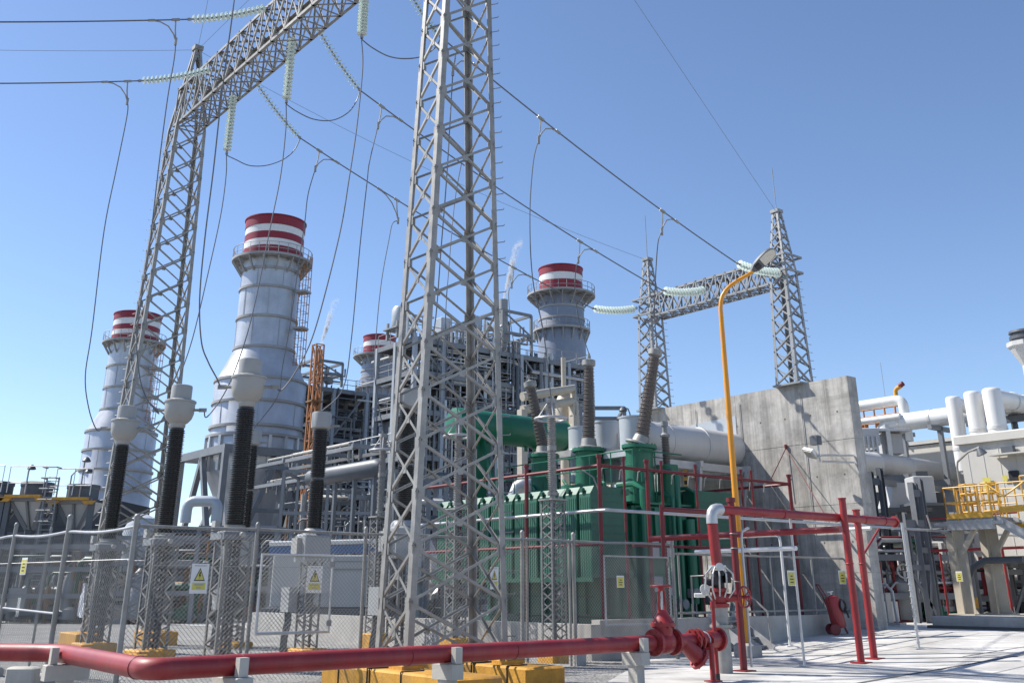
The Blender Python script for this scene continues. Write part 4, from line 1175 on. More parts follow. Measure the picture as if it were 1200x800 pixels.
m = MB(); m.tube([xy(a, a.z-.35)+L*1.5, xy(b, a.z-.35)-L*1.2], .05, 8); m.build('sleeve', M['white'], lh)
a = at(775, 596, 26.0); m = MB(); a2 = xy(onv(832, 599, a, T), a.z); m.tube([a, a2], .06, 10); m.tube([xy(a, a.z-1.1), a+Z*.1], .05, 8); solo('fire_pipe', m, M['red_dark'], 'dull red pipe joining the ring to the back of the silver elbow', 'fire pipe')
vs = thing('standpipe', 'dark red upright pipe close beside the amber lamp pole', 'fire pipe', grs(872, 787))
q = grs(872, 786); m = MB(); m.tube([q, xy(q, zat(586, q.y))], .075, 14); m.cyl(xy(q, zat(588, q.y)), xy(q, zat(583, q.y)), .1, n=14); m.box(q+Z*.012, .36, .36, .025, L, T); m.build('pipe', M['red_dark'], vs)
m = MB(); 
for py in (625, 642, 681): m.torus(xy(q, zat(py, q.y)), .078, .012, Z, 14, 6)
m.build('clamp_band', M['galv'], vs)
m = MB(); m.tube([xy(q+X_*.17, .1), xy(q+X_*.17, zat(630, q.y)), xy(q+X_*.2, zat(622, q.y)), xy(q+X_*.35, zat(618, q.y))], .028, 8); m.build('conduit', M['galv_light'], vs)
# ---------------------------------------------------------------- amber lamp pole
lq = grs(877, 769)
lp_ = thing('street_lamp', 'tall amber lamp pole with a curved arm and grey flat lantern', 'street lamp', lq)
ztop = zat(372, lq.y)
def px_of(p):
    d = V(p)-V((0, 0, EYE)); ax = d.y*cT+d.z*sT; return CX+F*d.x/ax
kx = px_of(xy(lq, zat(362, lq.y)))-848.0
ap = [at(x+kx*f, y, lq.y) for (x, y, f) in ((848.4, 354, 1), (850, 347, 1), (853.5, 340.5, .9), (859, 334.5, .8), (866, 329, .6), (874, 324, .3), (882, 318.5, 0))]
m = MB(); m.tube([lq, xy(lq, ztop*.33), xy(lq, ztop*.7), xy(lq, ztop), xy(lq, zat(362, lq.y))]+ap, [.1, .088, .076, .064, .062, .06, .058, .057, .056, .054, .052, .048], 14)
m.build('pole', M['lamp_orange'], lp_)
m = MB(); m.bbox(lq+Z*.16, .55, .55, .32, .06, L, T); m.build('base_block', M['conc_kerb'], lp_)
h0 = at(881, 319, lq.y); h1 = at(908, 293, lq.y-.25); hd2 = (h1-h0).normalized(); sd = V((.35, -.1, 0))
wv = (hd2.cross(V((.35, -.80, -.30)))).normalized(); up2 = wv.cross(hd2)
if up2.y < 0: up2 = -up2
ol = []
ln = (h1-h0).length
for t_, w_ in ((0, .05), (.08, .07), (.2, .13), (.45, .165), (.75, .17), (.92, .13), (1, .05)): ol.append((t_, w_))
top = [h0+hd2*(ln*t_)+wv*w_ for t_, w_ in ol]+[h0+hd2*(ln*t_)-wv*w_ for t_, w_ in reversed(ol)]
m = MB(); m.prism(top, up2*.1); m.build('lantern', M['steel_dark'], lp_)
ol2 = [(t_, w_*.86) for t_, w_ in ol if t_ > .4]; lo = [h0+hd2*(ln*(t_*.97+.01))+wv*w_ for t_, w_ in ol2]+[h0+hd2*(ln*(t_*.97+.01))-wv*w_ for t_, w_ in reversed(ol2)]
m = MB(); m.prism([p-up2*.02 for p in lo], up2*.025); m.build('glass', M['lens'], lp_)
m = MB(); m.box(h0+hd2*(ln*.27)-up2*.02, .16, .14, .05, hd2, wv, up2); m.build('driver_box', M['black'], lp_)
# ---------------------------------------------------------------- wheeled extinguisher
eq = grs(985, 743)
ex = thing('wheeled_extinguisher', 'red wheeled fire extinguisher with black hose standing on the slab', 'fire extinguisher', eq)
tilt = V((-.16, .05, 1)).normalized(); c0 = eq+Z*.16
m = MB(); m.lathe(c0, [(.05,0),(.2,.02),(.215,.07),(.215,.80),(.19,.87),(.08,.90),(.06,.93)], 22, tilt); m.build('cylinder', M['red'], ex)
m = MB()
for s in (-1, 1): m.tube([c0-X_*.1+Y_*(.17*s), c0+tilt*.9-X_*.2+Y_*(.17*s), c0+tilt*1.22-X_*.32+Y_*(.14*s)], .018, 6)
m.tube([c0+tilt*1.22-X_*.32-Y_*.14, c0+tilt*1.22-X_*.32+Y_*.14], .018, 6); m.tube([c0+X_*.14+Z*.05, c0+X_*.22-Z*.13], .03, 6); m.build('handle', M['red_dark'], ex)
m = MB(); m.cyl(c0+tilt*.92, c0+tilt*1.02, .05, n=10); m.cyl(c0+tilt*1.0, c0+tilt*1.03, .1, n=12); m.build('valve_head', M['galv_light'], ex)
for s in (-1, 1):
    w = MB(); wc = c0-X_*.2-Z*.02+Y_*(.24*s); w.cyl(wc-Y_*.03, wc+Y_*.03, .14, n=20); w.torus(wc, .13, .03, Y_, 20, 8); w.build('wheel', M['red_dark'], ex)
m = MB()
for k in range(5): m.torus(c0+tilt*(.62+.01*k)+X_*.25-Y_*(.12-.03*k), .16, .018, V((.7, -.7, .1)), 22, 6)
m.tube([c0+tilt*.5+X_*.3-Y_*.12, c0+tilt*.3+X_*.32-Y_*.12], .03, 6)
m.build('hose', M['black'], ex)
# ---------------------------------------------------------------- rail on the side kerb, steps, plates
kr = thing('kerb_railing', 'grey tube railing on the kerb before the shaded fire wall', 'railing', KC+T*7)
z0 = kz+.1
m = MB()
def onk(px, py): return onv(px, py, KC-L*.15, T)
a = onk(792, 660); b = onk(1003, 655)
zt = (zat(654, onk(900, 655).y)+zat(652, onk(985, 652).y))/2
for z in (zt, z0+.12): m.tube([xy(a, z), xy(b, z)], .03, 8)
m.build('rail', M['galv'], kr)
for px in (797, 905, 954, 1003):
    q = onk(px, 690); MB().tube([xy(q, z0), xy(q, zt)], .032, 8).build('post', M['galv'], kr)
m = MB(); m.prism([xy(onk(1000, 655), z0+.15), xy(onk(1000, 655), zt-.04), xy(onk(880, 655), zt-.04), xy(onk(880, 655), z0+.15)][::-1], T*.0+L*.004)
plate('small yellow plate on the kerb railing behind the thin posts', 924, 668, 931, 686, onk(927, 677).y-.08, d=T)
plate('small yellow plate on the kerb railing, above the red extinguisher', 984, 668, 990, 684, onk(987, 677).y-.08, d=T)
sp = thing('access_steps', 'grey steel steps with handrails over the kerb beside the lamp pole', 'steps', KC+T*5+L*.5)
sc_ = KC+T*4.9
m = MB()
for k in range(4): m.box(sc_+L*(.15+.25*k)+Z*(kz-.0-.2*k), .28, 1.0, .05, L, T)
m.build('treads', M['steel_grey'], sp, smooth=0)
m = MB()
for s in (-.5, .5): m.bar(sc_+L*-.1+T*s+Z*(kz+.1), sc_+L*1.25+T*s+Z*.12, .05, .24, Z)
m.build('stringer', M['galv_light'], sp, smooth=0)
m = MB()
for s in (-.5, .5): m.tube([sc_+L*1.2+T*s+Z*.2, sc_+L*1.15+T*s+Z*1.05, sc_-L*.1+T*s+Z*1.95, sc_-L*.6+T*s+Z*1.95, sc_-L*.6+T*s+Z*.8], .028, 7)
m.build('handrail', M['galv'], sp)
# floodlight on the wall end
fo = onv(1003, 533, WP-T*.02, L); fq = onv(953, 524, WP-T*.85, L)
fld = thing('floodlight', 'twin floodlight on a bracket at the end of the fire wall', 'floodlight', fq)
m = MB(); e = fq+L*.0
m.tube([wb-T*.03+Z*fo.z-L*.1, xy(fq, fo.z)+L*.25, xy(fq, fo.z)-T*-.1], .035, 8); m.tube([wb-T*.03+Z*(fo.z-.22)-L*.1, xy(fq, fo.z-.2)+L*.3], .03, 8); m.tube([xy(fq, fo.z)+L*.2-Z*.2, xy(fq, fq.z+.1)+L*.2], .03, 6)
m.build('bracket', M['galv_light'], fld)
m = MB(); m.bbox(fq+L*.12+Z*.22, .34, .25, .3, .04, L, T); m.build('black_housing', M['steel_dark'], fld)
m = MB(); dn = (L*-.3-T*.55-Z*.6).normalized(); a1 = dn.cross(L).normalized(); a2 = dn.cross(a1)
m.bbox(fq-L*.12-Z*.16, .5, .36, .13, .03, a2, a1, -dn); m.build('white_housing', M['white'], fld)
m = MB(); m.bbox(fq-L*.12-Z*.16+dn*.075, .4, .28, .03, .01, a2, a1, -dn); m.build('lens', M['lens'], fld)
wc0 = onv(921, 525, WP-T*.05, L)
m = MB(); m.tube([wc0, onv(903, 562, WP-T*.4, L)], .016, 5); m.tube([wc0, onv(972, 612, WP-T*.7, L)], .016, 5); m.tube([wc0, wc0+Z*.12], .05, 6)
solo('stay_cable', m, M['red_dark'], 'thin pair of stay cables spread from one eye on the fire wall', 'cable')
# ---------------------------------------------------------------- all drop wires
def ctt(i, s): return ctp[i]+Z*6.02+X_*(.66*s)
def vtt(i): return vtp[i]+Z*6.4
drop('slack wire from the lower outgoing conductor to the unit with the white sheet', clamp_T('tee clamp on the lower outgoing conductor', lcond[0], 150, -1), [(149, 135), (137, 195), (122, 270), (108, 385), (100, 440), (104, 478), (113, 503)], ctt(2, -1))
drop('slack wire from the upper outgoing conductor to the middle grey headed unit', clamp_T('tee clamp on the upper outgoing conductor', lcond[1], 206, -1), [(204, 70), (196, 118), (186, 195), (175, 290), (161, 385), (163, 437), (172, 467), (186, 484)], ctt(1, -1))
q = lft[1][0]+L*5; 
drop('slack wire from beyond the top edge to the largest grey headed unit', at(279, -40, q.y-3), [(272, 20), (260, 110), (250, 200), (240, 280), (234, 350), (236, 400), (244, 424), (254, 443)], ctt(0, -1))
drop('slack wire from the first plumb string to the unit with the white sheet', sus[0][1]-Z*.05, [(265, 205), (259, 250), (245, 315), (226, 395), (209, 445), (198, 475), (182, 503)], ctt(2, 1))
drop('slack wire from the second plumb string to the middle grey headed unit', sus[1][1]-Z*.05, [(335, 150), (329, 205), (317, 265), (301, 345), (287, 400), (266, 455), (243, 488)], ctt(1, 1))
drop('slack wire from the third plumb string to the largest grey headed unit', sus[2][1]-Z*.05, [(425, 80), (418, 150), (409, 210), (400, 265), (382, 340), (365, 398), (346, 436), (330, 457)], ctt(0, 1))
drop('looping jumper between first plumb string and its slanting neighbour', sus[0][1]-Z*.03, [(276, 187), (292, 194), (312, 194), (332, 187), (345, 176)], ten[0][1], .017, 'jumper loops under the near beam', 'jumper_wire')
drop('looping jumper between second plumb string and its slanting neighbour', sus[1][1]-Z*.03, [(348, 131), (368, 140), (390, 141), (408, 132), (418, 118)], ten[1][1], .017, 'jumper loops under the near beam', 'jumper_wire')
drop('looping jumper from third plumb string passing behind the tall column', sus[2][1]-Z*.03, [(436, 56), (455, 66), (475, 69), (495, 66), (510, 56)], ten[2][1], .017, 'jumper loops under the near beam', 'jumper_wire')
drop('slack wire from the first conductor to the voltage transformer behind the largest unit', clamp_T('tee clamp on the first conductor at its string end', cond[0], 374, -1), [(361, 228), (357, 262), (350, 310), (340, 380), (331, 430), (325, 465)], vtt(2))
drop('slack wire from the second conductor to the white capped unit before the orange ladder', clamp_T('tee clamp on the second conductor, just before the tall column', cond[1], 447, -1), [(433, 190), (430, 215), (422, 287), (412, 395), (402, 455)], vtt(0))
drop('slack wire from the first conductor to the slim surge arrester by the tall column', clamp_T('tee clamp on the first conductor, against sky beside the tall column', cond[0], 465), [(460, 262), (456, 280), (447, 330), (441, 390), (439, 440)], arp[2]+Z*6.2)
drop('slack wire seen through the tall column, ending at a hidden capped unit', clamp_T('tee clamp on the third conductor seen through the tall column', cond[2], 535, -1), [(524, 200), (517, 290), (509, 385), (495, 430)], vtt(1))
drop('slack wire seen through the tall column, ending at an arrester', near_on(cond[1], 540)[0], [(533, 235), (527, 300), (522, 380), (528, 430)], arp[1]+Z*6.2)
drop('slack wire from the third conductor to the arrester before the radiators', clamp_T('tee clamp on the third conductor just beyond the tall column', cond[2], 633, -1), [(625, 190), (621, 250), (624, 325), (637, 390)], arp[0]+Z*6.2)
drop('slack wire from the first conductor to the shortest leaning bushing', clamp_T('tee clamp on the first conductor near the steaming vent', cond[0], 602, -1), [(596, 345), (600, 390), (610, 430)], tl[2][1])
drop('slack wire from the second conductor to the upright middle bushing', clamp_T('tee clamp on the second conductor above the back chimney', cond[1], 680, -1), [(675, 315), (674, 345), (681, 385)], tl[0][1])
drop('slack wire from the third conductor to the tallest leaning bushing', clamp_T('tee clamp on the third conductor above the far gantry', cond[2], 776, -1), [(771, 285), (768, 330), (767, 370)], tl[1][1])
def thin(label, a, b, sag=.05, r=.008): solo('shield_wire', MB().tube(span(V(a), V(b), sag), r, 4), M['wire_thin'], label, 'wire', 'thin shield wires')
pk = LB+Z*20.9
thin('thin shield wire running level from the slender column peak', pk, onv(-60, 58, pk, T))
thin('thin shield wire slanting up towards the tallest column', pk, TB+Z*21.2, .1)
thin('thin shield wire from the slender column peak to the far gantry', pk, xy(flb, fltop), .5)
thin('thin shield wire from the column behind the lamp into open sky', xy(frb, frtop), at(738, -8, 24), .0)
thin('thin shield wire rising steeply from the slender column peak', pk, at(250, -30, pk.y-6), 0)
# ---------------------------------------------------------------- chimneys
def chimney(label, pxa, pya, Y, prof, bands, plats, mt, ladder=None, rings=()):
    """prof: (picture row, half width in px) from top to bottom; bands: painted rows"""
    a = at(pxa, pya, Y); o3 = xy(a)
    t = thing('chimney', label, 'chimney', o3, 'banded boiler chimneys')
    def zr(py): return zat(py, Y)
    def rad(hw, py): return hw/pxm(py, Y)
    m = MB(); pr = [(rad(h, y), zr(y)) for y, h in prof]
    m.lathe(o3, list(reversed(pr)), 56); m.build('shaft', M[mt], t, smooth=50)
    for (y0, y1, hw, mt2) in bands:
        b = MB(); b.lathe(o3, [(rad(hw, y1), zr(y1)), (rad(hw, y0), zr(y0))], 56, caps=False)
        if y0 == bands[0][0]:
            b.lathe(o3, [(rad(hw, y0)*.99, zr(y0)), (rad(hw, y0)*1.03, zr(y0)), (rad(hw, y0)*1.03, zr(y0)+.12), (rad(hw, y0)*.9, zr(y0)+.12)], 56, caps=False)
        b.build('red_band' if mt2 == 'stack_red' else 'white_band', M[mt2], t, smooth=50)
    if rings:
        sm = MB(); ys = [y for y, h in rings]
        for (ya, ha), (yb, hb) in zip(rings, rings[1:]):
            za, zb = zr(ya)-.2, zr(yb)+.15; r0, r1 = rad(ha, ya), rad(hb, yb)
            if za-zb > .8 and abs(r0-r1) < .35:
                off = (ys.index(ya) % 2)*PI/7
                for i in range(7):
                    an = 2*PI*i/7+off; e = V((math.cos(an), math.sin(an), 0)); sm.bar(o3+e*(r1+.0)+Z*zb, o3+e*(r0+.0)+Z*za, .05, .03, e)
        sm.build('plate_seams', M['seam'], t, smooth=0)
        r = MB()
        for (y, hw) in rings: r.lathe(o3, [(rad(hw, y)*.98, zr(y)-.14), (rad(hw, y)*1.035, zr(y)-.14), (rad(hw, y)*1.035, zr(y)+.1), (rad(hw, y)*.98, zr(y)+.1)], 56, caps=False)
        r.build('stiffener_rings', M['stack_ring'], t)
    for (y, hw, inner, col) in plats:
        r0, r1, z = rad(inner, y), rad(hw, y), zr(y)
        p = MB(); p.lathe(o3, [(r0, z-.12), (r1, z-.12), (r1, z+.12), (r0, z+.12)], 48, caps=False)
        for i in range(16):
            an = 2*PI*i/16; e = V((math.cos(an), math.sin(an), 0))
            p.bar(o3+e*(r1*.96)+Z*(z-.15), o3+e*r0+Z*(z-1.5), .12, .2)
            p.bar(o3+e*(r0)+Z*(z-.2), o3+e*(r1*.97)+Z*(z-.2), .1, .24)
        pl = p.build('platform', M['stack_ring'], t)
        h = MB()
        for zz_ in (.55, 1.15): h.torus(o3+Z*(z+zz_), r1*.985, .035, n=40, m=5)
        for i in range(26):
            an = 2*PI*i/26; e = V((math.cos(an), math.sin(an), 0)); h.tube([o3+e*(r1*.985)+Z*z, o3+e*(r1*.985)+Z*(z+1.15)], .03, 4)
        h.build('railing', M[col], pl)
    if ladder:
        ang, ya, yb, col, hw = ladder
        e = V((math.cos(ang), math.sin(ang), 0)); s = Z.cross(e); r = rad(hw, (ya+yb)/2)+.55
        z0, z1 = zr(yb), zr(ya); q = o3+e*r
        l_ = MB()
        for d in (-.3, .3): l_.tube([q+s*d+Z*z0, q+s*d+Z*z1], .045, 5)
        n = int((z1-z0)/.9)
        for k in range(n):
            z = z0+.9*k; l_.tube([q+s*.55+Z*z, q+s*.5+e*.8+Z*z, q-s*.5+e*.8+Z*z, q-s*.55+Z*z], .028, 4)
            l_.tube([q-s*.3+Z*(z+.4), q+s*.3+Z*(z+.4)], .03, 4)
        for d in (-.5, 0, .5): l_.tube([q+s*d+e*.8+Z*z0, q+s*d+e*.8+Z*z1], .04, 4)
        l_.build('caged_ladder', M['orange'], t)
        pb = MB()
        for k in range(1, 3):
            z = z0+(z1-z0)*k/3; pb.box(q+e*.3+Z*z, 1.2, 1.2, .22, e, s)
        pb.build('rest_platform', M['stack_ring'], t, smooth=0, split=True)
    return t, o3, zr, rad
RIGHT = math.radians(-18)
c1, c1o, zr1, rd1 = chimney('large silver banded chimney, tallest of all, with orange caged ladder', 320, 300, 100,
    [(262, 31), (313, 33.5), (412, 34.5), (415, 35.5), (449, 51), (452, 52.5), (512, 52.5), (516, 55), (556, 54.5), (566, 50), (612, 30), (640, 28)],
    [(263, 273, 34.4, 'stack_red'), (273, 281, 33.8, 'stack_white'), (281, 289, 34, 'stack_red'), (289, 297, 34, 'stack_white'), (297, 306, 34.2, 'stack_red')],
    [(309, 46, 34, 'stack_ring')], 'stack', (RIGHT, 305, 432, 'red_dark', 35), [(322, 34), (343, 34.2), (377, 34.6), (412, 35), (450, 52), (476, 52.5), (504, 53), (515, 55.5)])
p = MB()
for k in range(10):
    an = -PI+PI*k/9; e = V((math.cos(an), math.sin(an), 0))
    p.bar(c1o+e*(rd1(55, 530)+.05)+Z*zr1(516), c1o+e*(rd1(55, 530)+.05)+Z*zr1(556), .35, .3, Z.cross(e))
p.build('ribs', M['stack'], c1, smooth=0)
chimney('silver banded chimney half hidden by the slender lattice column', 158, 400, 128,
    [(370, 25), (405, 26), (481, 27), (483, 27.5), (507, 38.5), (510, 39.5), (575, 40), (577, 42), (640, 42)],
    [(371, 378, 26.6, 'stack_red'), (378, 385, 26.2, 'stack_white'), (385, 391, 26.3, 'stack_red'), (391, 396, 26.3, 'stack_white'), (396, 402, 26.4, 'stack_red')],
    [(404, 35.5, 26, 'stack_ring')], 'stack', (RIGHT, 402, 500, 'red_dark', 27), [(432, 26.8), (457, 27), (482, 27.5), (508, 39.5), (530, 40), (553, 40.2), (576, 42)])
chimney('slate clad banded chimney with wide round gallery, beside the steaming vent', 657, 320, 120,
    [(317, 24), (345, 25), (352, 26), (386, 27), (390, 28), (440, 28), (480, 28)],
    [(317, 325, 25.6, 'stack_red'), (325, 333, 25.2, 'stack_white'), (333, 343, 25.4, 'stack_red'), (348, 353, 25.6, 'stack_white')],
    [(348, 40, 25, 'galv_far'), (389, 33.5, 27, 'galv_far')], 'stack_back', None, [(363, 26.2), (376, 26.6)])
chimney('smallest banded chimney, low behind the tall lattice column', 445, 400, 165,
    [(396, 17.5), (418, 18.5), (424, 19.5), (453, 20), (458, 21), (520, 21)],
    [(396, 402, 19, 'stack_red'), (402, 408, 18.6, 'stack_white'), (408, 416, 18.8, 'stack_red'), (421, 426, 19, 'stack_white')],
    [(419, 30, 18.5, 'galv_far'), (456, 26, 20, 'galv_far')], 'stack_back', None, [(436, 19.8), (444, 20)])
# support frame of the large chimney
cf = thing('support_frame', 'blue grey steel frame carrying the large silver chimney', 'steel frame', c1o)
m = MB(); zt = zr1(536); hwid = rd1(50, 536)
for su in (-1, 1):
    for sv in (-1, 1):
        m.bar(c1o+L*(su*hwid*1.25)+T*(sv*hwid*1.25), c1o+L*(su*hwid*1.25)+T*(sv*hwid*1.25)+Z*zt, .5, .5, L)
for (u, v) in ((L, T), (T, L)):
    for s_ in (-1, 1):
        a = c1o+u*(s_*hwid*1.25)-v*(hwid*1.3)+Z*zt; b = a+v*(hwid*2.6)
        m.bar(a, b, .45, .7); c = (a+b)/2
        m.bar(c-Z*.4, xy(a, 0), .45, .45); m.bar(c-Z*.4, xy(b, 0), .45, .45)
        m.bar(xy(a, zt*.42), xy(b, zt*.42), .4, .5)
m.build('frame', M['steel_grey'], cf, smooth=0)
m = MB(); m.lathe(c1o, [(2.2, 0), (2.4, zt*.3), (hwid*.98, zt+.2)], 12); m.build('hopper_cone', M['stack'], cf, smooth=0)
m = MB(); m.box(c1o-T*(hwid*1.5)+Z*1.6, 9, 3, 3.2, L, T); m.box(c1o+L*(hwid*1.6)+Z*2.0, 2.5, 7, 2.4, L, T); m.build('base_casing', M['steel_grey'], cf, smooth=0)
m = MB()
for k in range(6):
    z = 1.5+.7*k; m.tube([c1o-T*(hwid*1.75)-L*5+Z*z, c1o-T*(hwid*1.75)+L*6+Z*z], .07, 5)
for k in range(12): m.tube([c1o-T*(hwid*1.75)-L*(5-k)+Z*1, c1o-T*(hwid*1.75)-L*(5-k)+Z*5], .06, 5)
m.build('orange_railing', M['orange'], cf)
# orange ladder tower right of it
def ladder_tower(name, label, px, pyt, pyb, Y, w, col):
    b = xy(at(px, pyb, Y)); z1 = zat(pyt, Y); t = thing(name, label, 'ladder tower', b)
    m = MB(); n = max(6, int(z1/1.6))
    for su in (-1, 1):
        for sv in (-1, 1): m.bar(b+L*(su*w/2)+T*(sv*w/2), b+L*(su*w/2)+T*(sv*w/2)+Z*z1, .13, .13, L)
    for k in range(n):
        za, zb = z1*k/n, z1*(k+1)/n
        for (u, v) in ((L, T), (T, L)):
            for s_ in (-1, 1):
                a, c = (-1, 1) if k % 2 else (1, -1)
                m.bar(b+u*(s_*w/2)+v*(a*w/2)+Z*za, b+u*(s_*w/2)+v*(c*w/2)+Z*zb, .07, .07); m.bar(b+u*(s_*w/2)-v*(w/2)+Z*zb, b+u*(s_*w/2)+v*(w/2)+Z*zb, .07, .07)
    m.build('frame', M[col], t, smooth=0)
    m = MB()
    for k in range(1, n, 3): m.box(b+Z*(z1*k/n), w*1.5, w*1.5, .12, L, T)
    m.build('landings', M['brown'], t, smooth=0)
    m = MB(); 
    for k in range(int(z1/.5)): m.bar(b-T*(w*.2)-L*.3+Z*(.5*k), b-T*(w*.2)+L*.3+Z*(.5*k), .05, .05)
    m.build('rungs', M[col], t, smooth=0)
    return t
ladder_tower('ladder_tower', 'orange ladder tower standing against the large silver chimney', 355, 404, 650, 90, .75, 'orange')
# ---------------------------------------------------------------- boiler and pipe rack steelwork
def rail(m, a, b, h=1.1, r=.035):
    n = max(2, int((b-a).length/1.8))
    for z in (.55, h): m.tube([a+Z*z, b+Z*z], r, 4)
    for k in range(n+1): p = a+(b-a)*(k/n); m.tube([p, p+Z*h], r, 4)
def plant(label, o, lt, ll, levels, nt, nl, seed, vess=6, pipes=30, name='boiler_frame', colw=.35, dark=.0, clad=None, railc='galv_far'):
    """open steel storeys from the near-left ground corner o, lt metres along T and ll metres away along -L, full of pipes and vessels"""
    R = random.Random(seed); t = thing(name, label, 'steel structure', o); o = xy(o); B = -L
    def q(a, b, z): return o+T*a+B*b+Z*z
    zt = levels[-1]
    m = MB()
    for i in range(nt+1):
        for j in range(nl+1): m.bar(q(lt*i/nt, ll*j/nl, 0), q(lt*i/nt, ll*j/nl, zt), colw, colw, L)
    m.build('columns', M['steel_blue'], t, smooth=0)
    m = MB()
    for z in levels:
        for i in range(nt+1): m.bar(q(lt*i/nt, 0, z-.2), q(lt*i/nt, ll, z-.2), colw*.8, .42)
        for j in range(nl+1): m.bar(q(0, ll*j/nl, z-.2), q(lt, ll*j/nl, z-.2), colw*.8, .42)
    for i in range(nt):
        for k in range(len(levels)-1):
            if R.random() < .45:
                a, b = (0, 1) if R.random() < .5 else (1, 0); m.bar(q(lt*(i+a)/nt, 0, levels[k]), q(lt*(i+b)/nt, 0, levels[k+1]), .18, .18)
    m.build('beams', M['steel_grey'], t, smooth=0)
    m = MB()
    for z in levels: m.box(q(lt/2, ll/2, z+.04), lt*.98, ll*.98, .08, T, L)
    m.build('floors', M['steel_dark'], t, smooth=0)
    m = MB()
    for z in levels:
        rail(m, q(0, 0, z), q(lt, 0, z)); rail(m, q(lt, 0, z), q(lt, ll, z)); rail(m, q(0, 0, z), q(0, ll, z))
    m.build('handrails', M[railc], t)
    groups = {'galv_light': MB(), 'steel_grey': MB(), 'steel_dark': MB(), 'duct': MB()}
    keys = list(groups)
    for k in range(pipes):
        g = groups[R.choice(keys)]; r = R.choice((.045, .06, .07, .09, .12, .18)); a = R.uniform(0, lt); b = R.uniform(-.4, .6) if R.random() < .5 else R.uniform(0, ll*.7); z = R.uniform(.5, zt-.5)
        mode = R.random()
        if mode < .4:
            l_ = R.uniform(.2, .6)*lt; a1 = min(lt, a+l_); dz = R.uniform(1, 4)*R.choice((-1, 1)); z2 = min(zt, max(.5, z+dz))
            g.tube(bend(q(a1, b, z), q(a, b, z), q(a1, b, z2), .4, 4)[:0]+[q(a, b, z)]+bend(q(a1, b, z), q(a, b, z), q(a1, b, z2), .35, 4)+[q(a1, b, z2)], r, 7)
        elif mode < .75:
            z2 = min(zt+.6, z+R.uniform(2, 8)); g.tube([q(a, b, z), q(a, b, z2)], r, 7)
        else:
            g.tube([q(a, b, z), q(a, b+R.uniform(2, ll), z)], r, 7)
    for k_, g in groups.items():
        if g.v: g.build('pipework', M[k_], t)
    for k in range(vess):
        m = MB(); a = R.uniform(.08, .92)*lt; b = R.uniform(.05, .5)*ll; i = R.randrange(max(1, len(levels)-1)); z = levels[i]; h = (levels[i+1] if i+1 < len(levels) else z+3)-z
        if R.random() < .55:
            r = R.uniform(.3, .8); m.lathe(q(a, b, z), [(.1, .2), (r*.8, .25), (r, .5), (r, h*.7), (r*.7, h*.78), (.1, h*.8)], 16)
        else:
            r = R.uniform(.3, .6); ln = R.uniform(1.5, 4); m.lathe(q(a, b, z+r+.4), [(.05, 0), (r*.8, .1), (r, .3), (r, ln), (r*.8, ln+.2), (.05, ln+.3)], 16, T)
        m.build('vessel', M[R.choice(('duct', 'steel_grey', 'galv_light', 'duct_blue'))], t)
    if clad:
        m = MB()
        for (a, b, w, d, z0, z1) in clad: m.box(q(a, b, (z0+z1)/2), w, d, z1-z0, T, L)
        m.build('casing', M['steel_dark'], t, smooth=0)  # dark boxes added behind the pipes, standing in for shadow under the racks
    return t, q
def equip_stack(label, q0, w, h, vent_h, Y, seed):
    """open top cage with a vent pipe"""
    t = thing('vent_cage', label, 'vent', q0, 'vent cages on the boiler roofs'); m = MB(); R = random.Random(seed)
    for a in (0, 1):
        for b in (0, 1): m.bar(q0+T*(a*w)-L*(b*w), q0+T*(a*w)-L*(b*w)+Z*h, .22, .22, L)
    for z in (h*.5, h):
        for b in (0, 1): m.bar(q0-L*(b*w)+Z*z, q0+T*w-L*(b*w)+Z*z, .2, .25); m.bar(q0+T*(b*w)+Z*z, q0+T*(b*w)-L*w+Z*z, .2, .25)
    m.bar(q0, q0+T*w+Z*(h*.5), .12, .12); m.bar(q0+T*w+Z*(h*.5), q0+Z*h, .12, .12)
    m.build('cage', M['steel_grey'], t, smooth=0)
    m = MB(); c = q0+T*(w*.34)-L*(w*.4)
    m.lathe(c, [(.32, 0), (.32, h*.3), (.6, h*.32), (.6, h*.55), (.42, h*.6), (.42, vent_h)], 18); m.build('vent_pipe', M['galv_far'], t)
    m = MB()
    for k in range(9): p = q0+T*(R.random()*w)-L*(R.random()*w); z = R.random()*h*.8; m.tube([p+Z*z, p+T*.9+Z*z, p+T*.9+Z*(z+.8)], .1, 6)
    m.lathe(q0+T*(w*.7)-L*(w*.3)+Z*.3, [(.1,0),(.45,.1),(.45,h*.3),(.1,h*.36)], 14)
    m.build('silencer_pipes', M['galv_far'], t, split=True)
    return t, c+Z*vent_h
# left boiler house, behind the white capped unit
YA = 104
o = xy(at(352, 447, YA)); zA = zat(450, YA)
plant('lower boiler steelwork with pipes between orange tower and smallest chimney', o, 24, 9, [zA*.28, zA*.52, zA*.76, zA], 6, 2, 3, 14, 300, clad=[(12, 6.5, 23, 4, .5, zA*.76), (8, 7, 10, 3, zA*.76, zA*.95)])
v1, vt1 = equip_stack('vent cage with steaming pipe beside the orange ladder tower', at(367, 449, YA), 3.3, zat(422, YA)-zA, zat(409, YA)-zA+.2, YA, 4)
